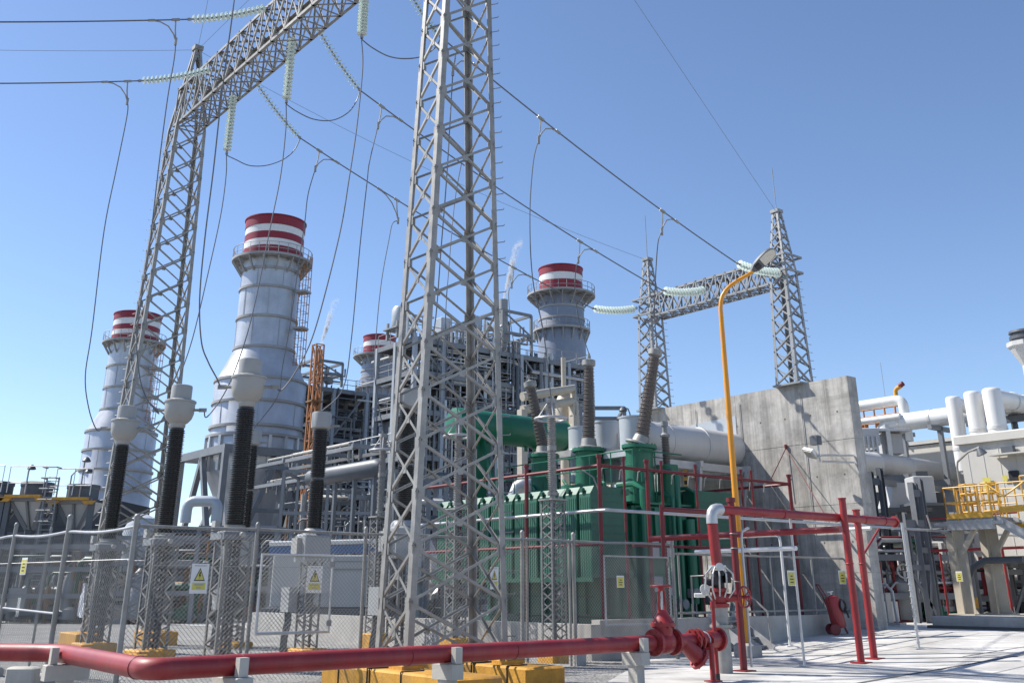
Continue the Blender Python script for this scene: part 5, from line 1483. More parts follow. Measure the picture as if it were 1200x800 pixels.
# right boiler house, behind the big lattice column
YB = 84
o = xy(at(487, 388, YB)); zB = zat(398, at(560, 398, YB).y)
b2 = onv(692, 424, o, T); lenB = (xy(b2)-o).length
zB = (zat(408, b2.y)+zat(392, YB))/2-1.0
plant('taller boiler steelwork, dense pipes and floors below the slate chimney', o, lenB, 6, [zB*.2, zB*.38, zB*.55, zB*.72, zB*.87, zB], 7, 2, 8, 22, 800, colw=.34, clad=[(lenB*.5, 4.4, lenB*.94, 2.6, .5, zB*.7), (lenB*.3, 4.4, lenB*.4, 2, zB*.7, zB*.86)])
p5 = onv(593, 400, o, T); p5 = xy(p5, zB)
v2, vt2 = equip_stack('vent cage with steaming pipe between tall column and slate chimney', p5-L*.5, 3.4, zat(362, p5.y)-zB, zat(344, p5.y)-zB, YB, 9)
def roofbox(label, pxl, pxr, pyt, Y0, seed, kind):
    a = xy(onv(pxl, 400, o, T), zB); w = (xy(onv(pxr, 400, o, T))-xy(a)).length; h = zat(pyt, a.y)-zB
    t = thing('roof_tank', label, 'tank', a, 'tanks on the boiler roof'); m = MB()
    if kind: m.lathe(a+T*(w/2)-L*2+Z*(h*.35), [(w*.15, -.2), (w*.42, .0), (w/2, .2), (w/2, h*.55), (w*.4, h*.63), (.1, h*.65)], 22)
    else: m.bbox(a+T*(w/2)-L*2+Z*(h*.68), w, w, h*.6, .1, T, L)
    m.build('shell', M['duct_blue'], t)
    m = MB()
    for i in (0, 1):
        for j in (0, 1): m.bar(a+T*(i*w)-L*(2+(j-.5)*w), a+T*(i*w)-L*(2+(j-.5)*w)+Z*(h*.5), .2, .2, L)
    rail(m, a-L*.4+Z*(h*.3), a+T*w*1.3-L*.4+Z*(h*.3)); m.box(a+T*(w*.5)-L*2+Z*(h*.3), w*1.4, w*1.4, .12, T, L)
    m.build('legs', M['galv_far'], t)
    m = MB(); RR = random.Random(seed)
    for k in range(7): p = a+T*(RR.random()*w*1.6)-L*RR.random(); m.tube([p, p+Z*(RR.uniform(.3, .8)*h), p+T*1.0+Z*(RR.uniform(.3, .8)*h)], .12, 6)
    m.build('pipes', M['galv_light'], t)
roofbox('rounded grey roof tank behind the outer leg of the tall column', 474, 492, 352, YB, 1, 1)
roofbox('grey roof box seen in the middle of the tall column', 528, 541, 366, YB, 2, 0)
roofbox('pale roof tank closest to the steaming vent cage', 563, 578, 364, YB, 3, 1)
# lit pipe bridge in front of the left boiler
def rackrow(label, a, b, z, n, seed, name='pipe_rack', w=3.0, leg=True, mt='steel_grey'):
    """a trestle pipe bridge from a to b at height z"""
    R = random.Random(seed); t = thing(name, label, 'pipe rack', a); d = (xy(b)-xy(a)).normalized(); s = d.cross(Z); ln = (xy(b)-xy(a)).length; a = xy(a)
    m = MB(); k = max(2, int(ln/5))
    for i in range(k+1):
        p = a+d*(ln*i/k)
        for u in (0, 1):
            if leg: m.bar(p+s*(u*w), p+s*(u*w)+Z*(z+.9), .3, .3, d)
        for zz_ in (z, z+1.6, z-1.8): m.bar(p-s*.2+Z*zz_, p+s*(w+.2)+Z*zz_, .25, .3)
    for u in (0, 1):
        for zz_ in (z-.1, z+1.5): m.bar(a+s*(u*w)+Z*zz_, a+d*ln+s*(u*w)+Z*zz_, .2, .25)
    m.build('trestle', M[mt], t, smooth=0)
    for c in ('galv_far', 'steel_grey', 'galv'):
        m = MB()
        for i in range(n):
            r = R.choice((.05, .07, .1, .13)); x = R.random()*w; zz_ = z+R.choice((.2, 1.85, -1.5))+r; f0 = R.uniform(0, .25); f1 = R.uniform(.75, 1)
            m.tube([a+d*(ln*f0)+s*x+Z*(zz_-R.random()), a+d*(ln*f0)+s*x+Z*zz_, a+d*(ln*f1)+s*x+Z*zz_, a+d*(ln*f1)+s*x+Z*(zz_+R.uniform(-1.5, 1))], r, 7)
        m.build('pipes', M[c], t)
    m = MB(); rail(m, a-s*.3+Z*(z+1.7), a+d*ln-s*.3+Z*(z+1.7)); m.build('handrail', M['galv_light'], t)
    return t
a = at(458, 533, 74); b = onv(338, 549, a, L); rackrow('sunlit pipe bridge below the lower boiler steelwork', xy(b), xy(a), zat(533, a.y)-1.2, 5, 21, leg=False)
a = at(420, 580, 60); m = MB(); dd = L
big = thing('exhaust_duct', 'big shiny horizontal duct behind the white capped unit', 'duct', xy(a))
c = at(392, 556, 62)
m.lathe(c, [(.3, -3), (.5, -2.8), (.5, 5), (.3, 5.3)], 26, L); m.build('duct', M['steel_dark'], big)
m = MB()
for k in range(5): p = c+L*(k*2.2-2); m.bar(xy(p), p-Z*.45, .2, .2, L)
m.build('duct_legs', M['steel_dark'], big, smooth=0)
# steam
def steam(label, base, k, seed):
    m = bpy.data.materials.get('steam')
    if m is None:
        m = bpy.data.materials.new('steam'); m.use_nodes = True; nt = m.node_tree; N = nt.nodes; K = nt.links
        N.remove(N['Principled BSDF']); out = N['Material Output']
        pv = N.new('ShaderNodeVolumePrincipled'); pv.inputs['Color'].default_value = (1, 1, 1, 1); pv.inputs['Anisotropy'].default_value = .2
        tc = N.new('ShaderNodeTexCoord'); no = N.new('ShaderNodeTexNoise'); no.inputs['Scale'].default_value = 1.5; no.inputs['Detail'].default_value = 7; no.inputs['Roughness'].default_value = .65
        K.new(tc.outputs['Object'], no.inputs['Vector'])
        sx = N.new('ShaderNodeSeparateXYZ'); K.new(tc.outputs['Generated'], sx.inputs[0])
        def mth(op, a, b=None, c=False):
            n_ = N.new('ShaderNodeMath'); n_.operation = op; n_.use_clamp = c
            for i_, x in enumerate((a, b)):
                if x is None: continue
                if isinstance(x, (int, float)): n_.inputs[i_].default_value = x
                else: K.new(x, n_.inputs[i_])
            return n_.outputs[0]
        dx = mth('SUBTRACT', sx.outputs[0], .5); dy = mth('SUBTRACT', sx.outputs[1], .5)
        r2 = mth('ADD', mth('MULTIPLY', dx, dx), mth('MULTIPLY', dy, dy))
        wid = mth('ADD', mth('MULTIPLY', sx.outputs[2], .20), .06)          # plume radius grows with height
        rr = mth('DIVIDE', mth('SQRT', r2), wid)
        body = mth('SUBTRACT', 1.0, rr, True)
        tail = mth('SUBTRACT', 1.0, sx.outputs[2], True)
        nz = mth('MULTIPLY', mth('SUBTRACT', no.outputs['Fac'], mth('ADD', .38, mth('MULTIPLY', sx.outputs[2], .14))), 7.0, True)
        den = mth('MULTIPLY', mth('MULTIPLY', mth('MULTIPLY', body, tail), nz), 24.0)
        K.new(den, pv.inputs['Density']); K.new(pv.outputs['Volume'], out.inputs['Volume'])
    mb = MB(); prof = [(.02, 0), (.5, .03), (.75, 1.0), (1.2, 3.0), (1.6, 5.5), (1.9, 8.5), (1.6, 10.2), (.02, 10.6)]
    mb.lathe((0, 0, 0), [(r*k, h*k) for r, h in prof], 20)
    o = mb.build('steam_plume', m, loc=(0, 0, 0)); o.location = base; o.rotation_euler = (0, math.radians(14), 0); o['kind'] = 'stuff'; o['label'] = label
steam('wisp of white steam beside the large silver chimney', vt1, .56, 1)
steam('wisp of white steam beside the slate chimney', vt2, .62, 2)
# ---------------------------------------------------------------- cooling hoppers on the left
HY = 62
def hopper(label, px0, px1, pxa, pyt, pya, n):
    a = at(px0, pyt, HY); b = at(px1, pyt, HY); zt = a.z; za = zat(pya, HY); w = (b-a).length; c = (a+b)/2; c = xy(c)+Y_*(w/2)
    t = thing('hopper', label, 'hopper', c, 'grey hoppers under the yellow walkway')
    m = MB(); k = w/2; s = .2; za = zat(pya, HY+w/2)
    vs = [c+X_*(i*k)+Y_*(j*k)+Z*zt for i, j in ((-1,-1),(1,-1),(1,1),(-1,1))]+[c+X_*(i*s+ (at(pxa, pya, HY).x-c.x))+Y_*(j*s)+Z*za for i, j in ((-1,-1),(1,-1),(1,1),(-1,1))]
    m.add(vs, [(0,1,2,3),(7,6,5,4)]+[(i, i+4, (i+1)%4+4, (i+1)%4) for i in range(4)])
    m.build('cone', M['cabin'], t, smooth=0)
    r = MB()
    for i in range(4): r.bar(vs[i], vs[i+4], .22, .2, Y_)
    r.bar((vs[0]+vs[1])/2-Y_*.1, (vs[4]+vs[5])/2-Y_*.1, .12, .16, Y_); r.bar(vs[0]-Y_*.1, vs[1]-Y_*.1, .3, .3)
    r.build('ribs', M['steel_grey'], t, smooth=0)
    r = MB(); r.lathe(xy(c, zt+.15), [(k*.86, 0), (k*.86, .6), (k*.9, .65), (k*.9, .85), (k*.8, .85)], 30); r.build('fan_ring', M['steel_dark'], t)
    r = MB(); r.bar(a-Y_*.6+Z*.1, b-Y_*.6+Z*.1, .2, .16)
    for q in (a, b): r.prism([q-Y_*.6+X_*-.4+Z*.0, q-Y_*.6+X_*.4+Z*.0, q-Y_*.6+X_*.2-Z*.2, q-Y_*.6-X_*.2-Z*.2][::-1], Y_*.15)
    r.build('walkway_beam', M['yellow'], t, smooth=0)
    r = MB(); rail(r, a-Y_*.5+Z*.3, b-Y_*.5+Z*.3, 1.5, .03); r.build('railing', M['galv_light'], t)
    r = MB()
    for q in (vs[0], vs[1]): r.bar(q, xy(q, 0), .3, .3, Y_)
    r.tube([xy(c, za), xy(c, .4)], .3, 10)
    r.build('legs', M['steel_dark'], t, smooth=0)
    return t
hopper('grey hopper cut by the picture edge under the yellow walkway', -44, 4, -18, 583, 618, 0)
hopper('middle grey hopper tapering to a point under the yellow walkway', 11, 53, 27, 584, 620, 1)
hopper('grey hopper beside the grey headed unit with the white sheet', 66, 108, 80, 587, 622, 2)
gd = MB(); p = at(60, 575, HY-.6)
for d_ in (-.35, .35): gd.tube([xy(p)+X_*d_, xy(p, zat(560, HY))+X_*d_], .05, 5)
for k in range(40): 
    z = .3*k
    if z < zat(560, HY): gd.tube([xy(p, z)-X_*.35, xy(p, z)+X_*.35], .03, 4)
for k in range(6): 
    z = zat(612, HY)+k*.6; gd.tube([xy(p, z)+X_*.4, xy(p, z)+X_*.4-Y_*.7, xy(p, z)-X_*.4-Y_*.7, xy(p, z)-X_*.4], .04, 4)
solo('cage_ladder', gd, M['galv_far'], 'grey caged ladder between the two full hoppers', 'ladder')
def small_lamp(label, px, pyb, pyt, Y, arm):
    b = at(px, pyb, Y); z1 = zat(pyt, Y); t = thing('yard_lamp', label, 'lamp', b, 'small yard lamps'); m = MB()
    e = xy(b, z1)+X_*arm
    m.tube([b, xy(b, z1-.4), xy(b, z1-.1)+X_*(arm*.25), e], .045, 6); m.build('pole', M['galv_far'], t)
    m = MB(); m.lathe(e-Z*.25, [(.05, .3), (.16, .22), (.26, .05), (.2, 0)], 12); m.build('lantern', M['steel_dark'], t)
small_lamp('small lamp on a straight pole above the middle hopper', 28, 584, 545, HY, .15)
small_lamp('small hooked lamp beside the half hidden chimney base', 79, 588, 549, HY, 1.0)
small_lamp('small straight lamp against the half hidden chimney base', 92, 588, 536, HY, .1)
small_lamp('tiny lamp on the skyline between two tall bushings', 739, 500, 477, 60, -.4)
# dark backdrop wall added to darken the gaps, and clutter below the hoppers
def skid(label, px0, px1, pyt, pyb, Y, seed, cols=('steel_grey', 'galv_light', 'green_dark', 'brown', 'steel_dark'), n=26, name='equipment_skid', depth=4, radii=(.04, .06, .08, .12, .18)):
    R = random.Random(seed); a = xy(at(px0, pyb, Y)); b = xy(at(px1, pyb, Y)); w = (b-a).length; z1 = zat(pyt, Y); u = (b-a).normalized(); v = Y_
    t = thing(name, label, 'equipment', a); g = {c: MB() for c in cols}
    m = MB(); nn = max(2, int(w/3))
    for i in range(nn+1): m.bar(a+u*(w*i/nn), a+u*(w*i/nn)+Z*z1, .2, .2, u); m.bar(a+u*(w*i/nn)+v*depth, a+u*(w*i/nn)+v*depth+Z*z1, .2, .2, u)
    for i in range(nn+1): m.bar(a+u*(w*i/nn)+Z*z1, a+u*(w*i/nn)+v*depth+Z*z1, .15, .2)
    for z in (z1*.35, z1*.7, z1): m.bar(a+Z*z, b+Z*z, .15, .22); m.bar(a+v*depth+Z*z, b+v*depth+Z*z, .15, .22)
    m.build('frame', M['steel_grey'], t, smooth=0)
    for k in range(n):
        c = R.choice(cols); x = R.random()*w; y = R.random()*depth; z = R.uniform(.3, z1*.9); r = R.choice(radii); p = a+u*x+v*y
        md = R.random()
        if md < .35: x2 = min(w, x+R.uniform(1, 5)); q_ = a+u*x2+v*y; g[c].tube([p+Z*(z*.4), p+Z*(z-.2), p+u*.2+Z*z, q_+Z*z, q_+u*.15+Z*(z-.2), q_+Z*(z*.3)], r, 7)
        elif md < .65: g[c].tube([p, p+Z*z], r, 7); g[c].cyl(p+Z*(z*.6), p+Z*(z*.6+.1), r*1.9, n=10)
        elif md < .8: rr = R.uniform(.25, .6); g[c].lathe(p, [(.1, .1), (rr, .2), (rr, z*.6), (.1, z*.75)], 14)
        elif md < .9: g[c].box(p+Z*(z*.5), R.uniform(.4, 1.2), .6, R.uniform(.5, 1.4), u, v)
        else: g[c].torus(p+Z*z, .25, .035, V((R.uniform(-1, 1), -1, .2)), 16, 5); g[c].tube([p, p+Z*z], .06, 6)
    for c, mb in g.items():
        if mb.v: mb.build('pipework', M[c], t)
    return t
m = MB(); a = at(-60, 690, 78); b = at(470, 690, 78); w = (b-a).length; t = thing('dark_backdrop', 'long dark louvred backdrop added behind the hoppers and the boilers', 'building', xy((a+b)/2))
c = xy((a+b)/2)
a2 = at(118, 690, 78); w2 = (a2-a).length; MB().box(xy((a+a2)/2)+Y_*4.2+Z*3.9, w2, 8, 7.8).build('tall_backing', M['backdrop_dark'], t, smooth=0)
MB().box(c+Y_*4+Z*2.9, w, 8, 5.8).build('wall', M['backdrop_dark'], t, smooth=0)
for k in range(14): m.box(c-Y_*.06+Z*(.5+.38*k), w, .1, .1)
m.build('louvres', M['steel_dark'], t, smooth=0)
skid('tangled grey and green pipework under the hoppers', -10, 108, 640, 690, 56, 31, cols=('steel_grey', 'galv_far', 'green_dark', 'brown', 'steel_dark', 'steel_dark'), n=80)
skid('dense grey pipework below the shiny duct, behind the white capped unit', 322, 486, 552, 690, 72, 61, cols=('steel_grey', 'galv_far', 'steel_dark', 'galv', 'steel_dark', 'brown'), n=190, depth=5)
skid('grey pipe skid seen between the first two grey headed units', 110, 225, 630, 700, 55, 32, cols=('steel_grey', 'galv_far', 'green_dark', 'brown', 'steel_dark', 'steel_dark'), n=90)
skid('dark pipe skid with orange rails beside the pale cabin', 225, 318, 618, 700, 58, 33, cols=('steel_grey', 'orange', 'green_dark', 'steel_dark', 'steel_dark'), n=54)
m = MB(); 
bp_ = at(238, 600, 50)
for (px0, px1, pyt, pyb, Y, rr) in ((217, 253, 587, 612, 60, .3),):
    a = at(px0, pyb, Y); b = at(px1, pyb, Y); z1 = zat(pyt, Y)
    m.tube([a, xy(a, z1-.5)]+bend(xy(a, z1), xy(a, z1-1), xy(b, z1), .5, 5)+bend(xy(b, z1), xy(a, z1), xy(b, z1-1), .5, 5)+[b], rr, 14)
o_ = solo('pipe_loop', m, M['duct_blue'], 'fat pale pipe bent into an arch before the large chimney', 'pipe')
m = MB(); a = at(168, 612, 58); m.lathe(a-Z*1.0, [(.9, -1.5), (1.0, -1.2), (1.0, .6), (.7, 1.2), (.1, 1.45)], 22)
solo('dome_tank', m, M['duct_blue'], 'pale round topped tank between two lattice stands', 'tank')
# pale cabins with a blue roof behind
cb = thing('electrical_cabin', 'pale grey flat cabin with doors behind the fence signs', 'cabin', xy(at(375, 700, 45)))
CYD = 45
def cab(px0, px1, pyt, Y, dep, name, z0):
    a = xy(at(px0, 680, Y)); b = xy(at(px1, 680, Y)); z1 = zat(pyt, Y); w = (b-a).length
    MB().bbox((a+b)/2+Y_*(dep/2)+Z*((z0+z1)/2), w, dep, z1-z0, .04).build(name, M['cabin'], cb, smooth=0)
    return a, b, z1
a, b, z1 = cab(318, 357, 650, CYD, 2.5, 'left_box'.replace('left_box', 'side_box'), .95)
a, b, z1 = cab(366, 432, 650, CYD-1.0, 3.0, 'body', .95)
m = MB()
for f in (.34, ): m.box(a+(b-a)*f-Y_*.03+Z*2.0, .03, .03, 2.0); 
m.box((a+b)/2-Y_*.015+Z*(z1-.25), (b-a).length*.98, .03, .03); m.box(a+(b-a)*.66-Y_*.02+Z*(z1-.55), (b-a).length*.62, .04, .03)
m.build('door_seams', M['steel_grey'], cb, smooth=0)
m = MB(); m.box((a+b)/2+Y_*1.5+Z*.45-X_*.6, 5.4, 3.2, .9); m.build('plinth', M['steel_dark'], cb, smooth=0)
sh = thing('blue_roof_shed', 'low shed roofed in blue sheets with a white edge above the cabin', 'shed', xy(at(385, 700, 50)))
a, b = at(316, 650, 50), at(446, 650, 50); zb, zt = zat(650, 50), zat(637, 50); w = (b-a).length
m = MB(); mid = xy((a+b)/2); m.prism([mid-X_*(w/2)+Z*(zb+.5), mid+X_*(w/2)+Z*(zb+.5), mid+X_*(w/2)+Y_*4+Z*(zt+.2), mid-X_*(w/2)+Y_*4+Z*(zt+.2)], Z*.06); m.build('roof', M['blue'], sh, smooth=0)
m = MB(); m.box(mid+Y_*-.1+Z*(zb+.35), w, .06, .55); m.build('blue_fascia', M['blue'], sh, smooth=0)
m = MB(); m.cyl(mid-X_*(w/2)-Y_*.2+Z*zt, mid+X_*(w/2)-Y_*.2+Z*(zt+.12), .11, n=10); m.build('white_edge', M['white'], sh)
m = MB(); 
for f in (-.48, 0, .48): m.bar(mid+X_*(w*f), mid+X_*(w*f)+Z*zb, .15, .15, X_); m.bar(mid+X_*(w*f)+Y_*3.9, mid+X_*(w*f)+Y_*3.9+Z*(zt+.8), .15, .15, X_)
m.build('posts', M['steel_grey'], sh, smooth=0)
# beige skid and pipework between the bushings, white round silencer
sk = skid('beige and brown pipe bridge behind the bushings', 630, 735, 478, 560, 62, 41, cols=('beige', 'brown', 'galv_light', 'green_dark', 'beige'), n=54)
m = MB(); c = at(662, 481, 58); m.lathe(c-Z*1.2, [(.1, 0), (.45, .1), (.6, .6), (.6, 1.5), (.4, 2.0), (.1, 2.2)], 20); m.lathe(xy(c), [(.3, 0), (.3, c.z-1.1)], 12); 
zf = zat(461, 58); m.lathe(xy(at(661, 470, 58)), [(.24, 0), (.24, zf), (.5, zf+.05), (.5, zf+.25), (.14, zf+.3), (.14, zat(419, 58))], 14)
solo('silencer', m, M['beige'], 'cream standpipe with a flared disc between two bushings', 'pipe')
m = MB(); a = at(612, 480, 55); b = at(672, 470, 57)
for z in (0, .7): m.tube([a+Z*z, b+Z*z, b+Z*(z-1.5)], .25, 10)
m.bar(xy(a), a, .4, .4, L); m.bar(xy(b), b, .4, .4, L)
solo('pipe_bridge', m, M['beige'], 'two cream pipes crossing behind the shortest leaning bushing', 'pipe')
m = MB(); c = at(603, 566, 46); m.tube([xy(c), c-Z*.5, c+X_*.15-Z*.15, c+X_*.5, c+X_*1.0]+[c+X_*1.3-Z*.4, c+X_*1.3-Z*2], .3, 14)
solo('pipe_elbow', m, M['galv_light'], 'shiny pipe elbows below the green oil tank', 'pipe')
skid('pale pipes and valves at the end of the green radiators', 478, 520, 560, 700, 47, 43, cols=('galv_light', 'steel_dark', 'red_dark', 'white'), n=40)
# ---------------------------------------------------------------- right hand plant
GZ = .476
def gq(px, py): return gr(px, py, GZ)
# raised platform edge
pe0 = xy(onv(1095, 737, xy(grs(1150, 737)), L)); pw = grs(1150, 737)
pl = thing('raised_plinth', 'long raised concrete plinth under the thick beige legs', 'plinth', xy(pw))
a = onv(1092, 730, xy(pw), L); b = onv(1260, 730, xy(pw), L); a = xy(a, .3); b = xy(b, .3)
pz = zat(722.5, pw.y)
m = MB(); mid = (a+b)/2+T*14; m.bbox(xy(mid, (pz+.3)/2), (b-a).length, 28, pz-.3, .03, L, T); m.build('slab', M['conc_kerb'], pl, smooth=0)
m = MB(); m.box(xy((a+b)/2, .476+.02)-T*.15, (b-a).length, .3, .12, L, T); m.build('drain_kerb', M['slab_edge'], pl, smooth=0)
# cream control cabin
KY = 41
k0 = at(1143, 640, KY)                    # near-left bottom corner
kzt = zat(521, KY); kzb = zat(652, KY)
k0 = xy(k0)
kb = thing('control_cabin', 'large cream clad cabin raised on legs behind the yellow railings', 'cabin', k0)
MB().box(k0+L*5+T*3+Z*((kzt+kzb)/2), 10, 6, kzt-kzb, L, T).build('wall', M['cream'], kb, smooth=0)
MB().bbox(k0+L*5+T*3+Z*(kzt+.16), 10.3, 6.3, .34, .05, L, T).build('roof', M['cream'], kb, smooth=0)
m = MB()
for k in range(16): m.box(k0+L*(.3+k*.62)-T*.006+Z*((kzt+kzb)/2), .02, .014, kzt-kzb-.1, L, T)
for k in range(9): m.box(k0-L*.006+T*(.3+k*.65)+Z*((kzt+kzb)/2), .014, .02, kzt-kzb-.1, L, T)
m.build('cladding_seams', M['duct'], kb, smooth=0)
def onc(px, py): return onv(px, py, k0-T*.05, L)
m = MB(); c = onc(1189, 558); m.bbox(c-T*.03, .38, .12, .42, .02, L, T); m.build('vent', M['black'], kb, smooth=0)
c = onc(1183, 527); m = MB(); m.bbox(c-T*.1, .5, .2, .3, .03, L, T); m.build('wall_lamp', M['steel_dark'], kb)
m = MB(); a = onc(1168, 534); m.box(a+L*1.2-T*.25, 2.6, .5, .05, L, T); m.build('canopy', M['cream'], kb, smooth=0)
for (px, py, w, h) in ((1157, 566, .3, .42), (1178, 560, .18, .2)):
    m = MB(); m.box(onc(px, py)-T*.02, w, .01, h, L, T); m.build('notice', M['sign_yellow'], kb, smooth=0)
m = MB()
for (dl, dt) in ((.3, .3), (5, .3), (9.5, .3), (.3, 5.6), (5, 5.6), (9.5, 5.6)): m.bar(k0+L*dl+T*dt+Z*.3, k0+L*dl+T*dt+Z*kzb, .3, .3, L)
m.build('leg', M['steel_grey'], kb, smooth=0)
# white upright ducts rising from the cabin roof
for k, (px, pyt, pyb, lab) in enumerate(((1129, 465, 543, 'white bent duct, first of three standing by the cream cabin'), (1149, 460, 520, 'white bent duct, middle of three standing by the cream cabin'), (1172, 457, 517, 'white bent duct, largest of three by the cream cabin'))):
    Y = KY+1.6-k*1.0+(.6 if k == 0 else 0)
    hw = 8.6+k*1.0
    c = at(px, pyb, Y); r = hw/pxm((pyt+pyb)/2, Y); zt = zat(pyt+8, Y); zb = zat(pyb+2, Y)
    if k == 0: zb = zat(552, Y)
    t = thing('bent_duct', lab, 'duct', xy(c, zb), 'white bent ducts on the turbine hall')
    m = MB(); cc = xy(c)
    run = 7 if k == 2 else 5
    m.lathe(xy(cc, zb), [(r, 0), (r, zt+r*.55-zb), (r*.93, zt+r*.82-zb), (r*.75, zt+r*.95-zb), (.02, zt+r*1.0-zb)], 28)
    m.lathe(cc+Z*zt, [(r*.97, 0), (r*.97, run)], 28, T)
    m.build('duct', M['white'], t, smooth=50)
    m = MB()
    for z in (zb+(zt-zb)*.32,): m.lathe(xy(cc, z), [(r, -.07), (r*1.06, -.06), (r*1.06, .06), (r, .07)], 24, caps=False)
    for s_ in (1.6, 2.6, 3.4): m.lathe(cc+Z*zt+T*s_, [(r, -.05), (r*1.05, -.04), (r*1.05, .04), (r, .05)], 24, T, caps=False)
    m.build('flange', M['duct'], t)
    m = MB(); e = cc+T*3.2
    m.bar(xy(e)+L*.0, xy(e, zt-r), .2, .2, L); m.bar(xy(e, zt-r-.1)-L*1.2, xy(e, zt-r-.1)+L*1.2, .3, .25); m.build('support_post', M['steel_dark'], t, smooth=0)
# big horizontal duct at mid height
da = at(1004, 541, 45); db = onv(1150, 562, da, T); DR2 = 13.2/pxm(541, 45)
t = thing('exhaust_duct', 'large grey horizontal duct between the fire wall end and cream cabin', 'duct', xy(da))
m = MB(); ln = (db-da).length; m.lathe(xy(da-T*1, da.z), [(DR2, 0), (DR2, 2.2), (DR2*1.04, 2.22), (DR2*1.04, 2.4), (DR2, 2.42), (DR2, 4.8), (DR2*1.04, 4.82), (DR2*1.04, 5.0), (DR2, 5.02), (DR2, ln+1.2)], 32, T); m.build('duct', M['duct'], t, smooth=45)
m = MB()
for f in (.18, .5, .82):
    p = da+T*(ln*f); m.bar(xy(p, da.z-DR2-.15)-L*1.3, xy(p, da.z-DR2-.15)+L*1.3, .25, .3)
    for s_ in (-1.1, 1.1): m.bar(xy(p+L*s_, .3), xy(p+L*s_, da.z-DR2-.2), .28, .28, L)
m.bar(xy(da, da.z-DR2-.42)+L*.9, xy(db, da.z-DR2-.42)+L*.9, .2, .25)
m.build('trestle', M['steel_grey'], t, smooth=0)
# cream flat wall behind it
a = at(1040, 525, 52); z1 = zat(518, 52); b = onv(1150, 505, a, L)
t = thing('turbine_hall', 'plain cream turbine hall wall between the ducts', 'building', xy(a))
MB().box(xy((a+b)/2+L*2-T*-3)+Z*(zat(521, (a.y+b.y)/2)/2), (b-a).length+8, 6, zat(519, (a.y+b.y)/2), L, T).build('wall', M['cream'], t, smooth=0)
MB().box(xy((a+b)/2+L*2-T*-3)+Z*(zat(519, (a.y+b.y)/2)+.08), (b-a).length+8.2, 6.2, .16, L, T).build('coping', M['duct'], t, smooth=0)
# upper white duct from the small unit to the bent ducts
ua = at(1040, 497, 50); ub = onv(1126, 484, ua, L); ur = 10.2/pxm(492, 48)
t = thing('air_duct', 'fat white horizontal duct leading to the three bent ducts', 'duct', xy(ua))
m = MB(); ub = xy(ub, ua.z-.0); m.tube([xy(ua, ua.z-2.2)-L*.1, xy(ua, ua.z-1.0)-L*.1]+bend(xy(ua, ua.z)-L*.1, xy(ua, ua.z-1)-L*.1, ub, ur*1.05, 6)+[ub+L*1], ur, 26); m.build('duct', M['white'], t, smooth=50)
m = MB()
for f in (.2, .62): m.lathe(ua+(ub-ua)*f, [(ur, -.07), (ur*1.05, -.06), (ur*1.05, .06), (ur, .07)], 26, L, caps=False)
m.build('flange', M['duct'], t)
m = MB()
for f in (.2, .7): p = ua+(ub-ua)*f; m.bar(xy(p), xy(p, ua.z-ur), .2, .2, L); m.bar(xy(p, ua.z-ur-.1)-T*.9, xy(p, ua.z-ur-.1)+T*.9, .2, .2)
m.build('support_post', M['steel_grey'], t, smooth=0)
# upper pair of white pipes with a gooseneck, orange rails
va = at(990, 478, 52); vb = at(1056, 466, 51)
t = thing('pipe_gallery', 'white upper pipes with orange railings and a gooseneck end', 'pipe', xy(va))
r_ = 5.5/pxm(470, 52)
vb2 = onv(1058, 470, va, L); vb2 = xy(vb2, va.z)
m = MB(); m.tube([va-L*2]+[va]+bend(vb2, va, vb2-Z*3, r_*1.6, 8)+[vb2-Z*2.0], r_, 20); m.build('top_pipe', M['white'], t, smooth=50)
lw = at(1000, 495, 51); lw2 = xy(onv(1055, 488, lw, L), lw.z)
m = MB(); m.tube([lw-L*2, lw2], r_*.62, 16); m.build('lower_pipe', M['white'], t, smooth=50)
m = MB(); b0 = at(1003, 507, 53)
for z in (0, .35, .7, 1.05): m.tube([b0-L*3+Z*z, b0+L*2.6+Z*z], .04, 5)
for k in range(10): m.tube([b0-L*(3-.6*k)-Z*.6, b0-L*(3-.6*k)+Z*1.05], .05, 5)
for k in range(6): m.box(b0-L*(2.5-.9*k)+Z*.5+T*.5, .35, .35, .5)
m.build('orange_rails', M['orange'], t)
m = MB(); g = at(1051, 470, 51); m.tube([g, xy(g, zat(458, 51)), xy(g, zat(455.5, 51))+L*.1, xy(g, zat(453, 51))+L*.35], .11, 12); m.build('yellow_gooseneck', M['yellow'], t)
e = xy(g, zat(453, 51))+L*.3; m = MB(); m.cyl(e-L*.04, e+L*.18+Z*.1, .125, n=12); m.build('red_cap', M['red_dark'], t)
# small white unit
t = thing('filter_unit', 'small pale box unit on legs beside the fire wall end', 'cabinet', xy(at(1018, 520, 46)))
c = at(1019, 511, 46); m = MB(); m.bbox(c+Y_*.6, .95, 1.1, .75, .03, X_, Y_); m.bbox(c+X_*1.3+Y_*1.2-Z*.2, .9, .9, .9, .03); m.build('casing', M['cabin'], t)
m = MB(); m.bar(xy(c+X_*1.0+Y_*.5), c+X_*1.0+Y_*.5+Z*.6, .2, .2, Y_); m.bbox(c+X_*1.2+Y_*.8+Z*.35, 1.6, .9, .12, .02)
for k in range(4): m.tube([c-X_*(.3-.2*k), xy(c-X_*(.3-.2*k), c.z-1.5)], .05, 6)
m.build('frame', M['galv_light'], t)
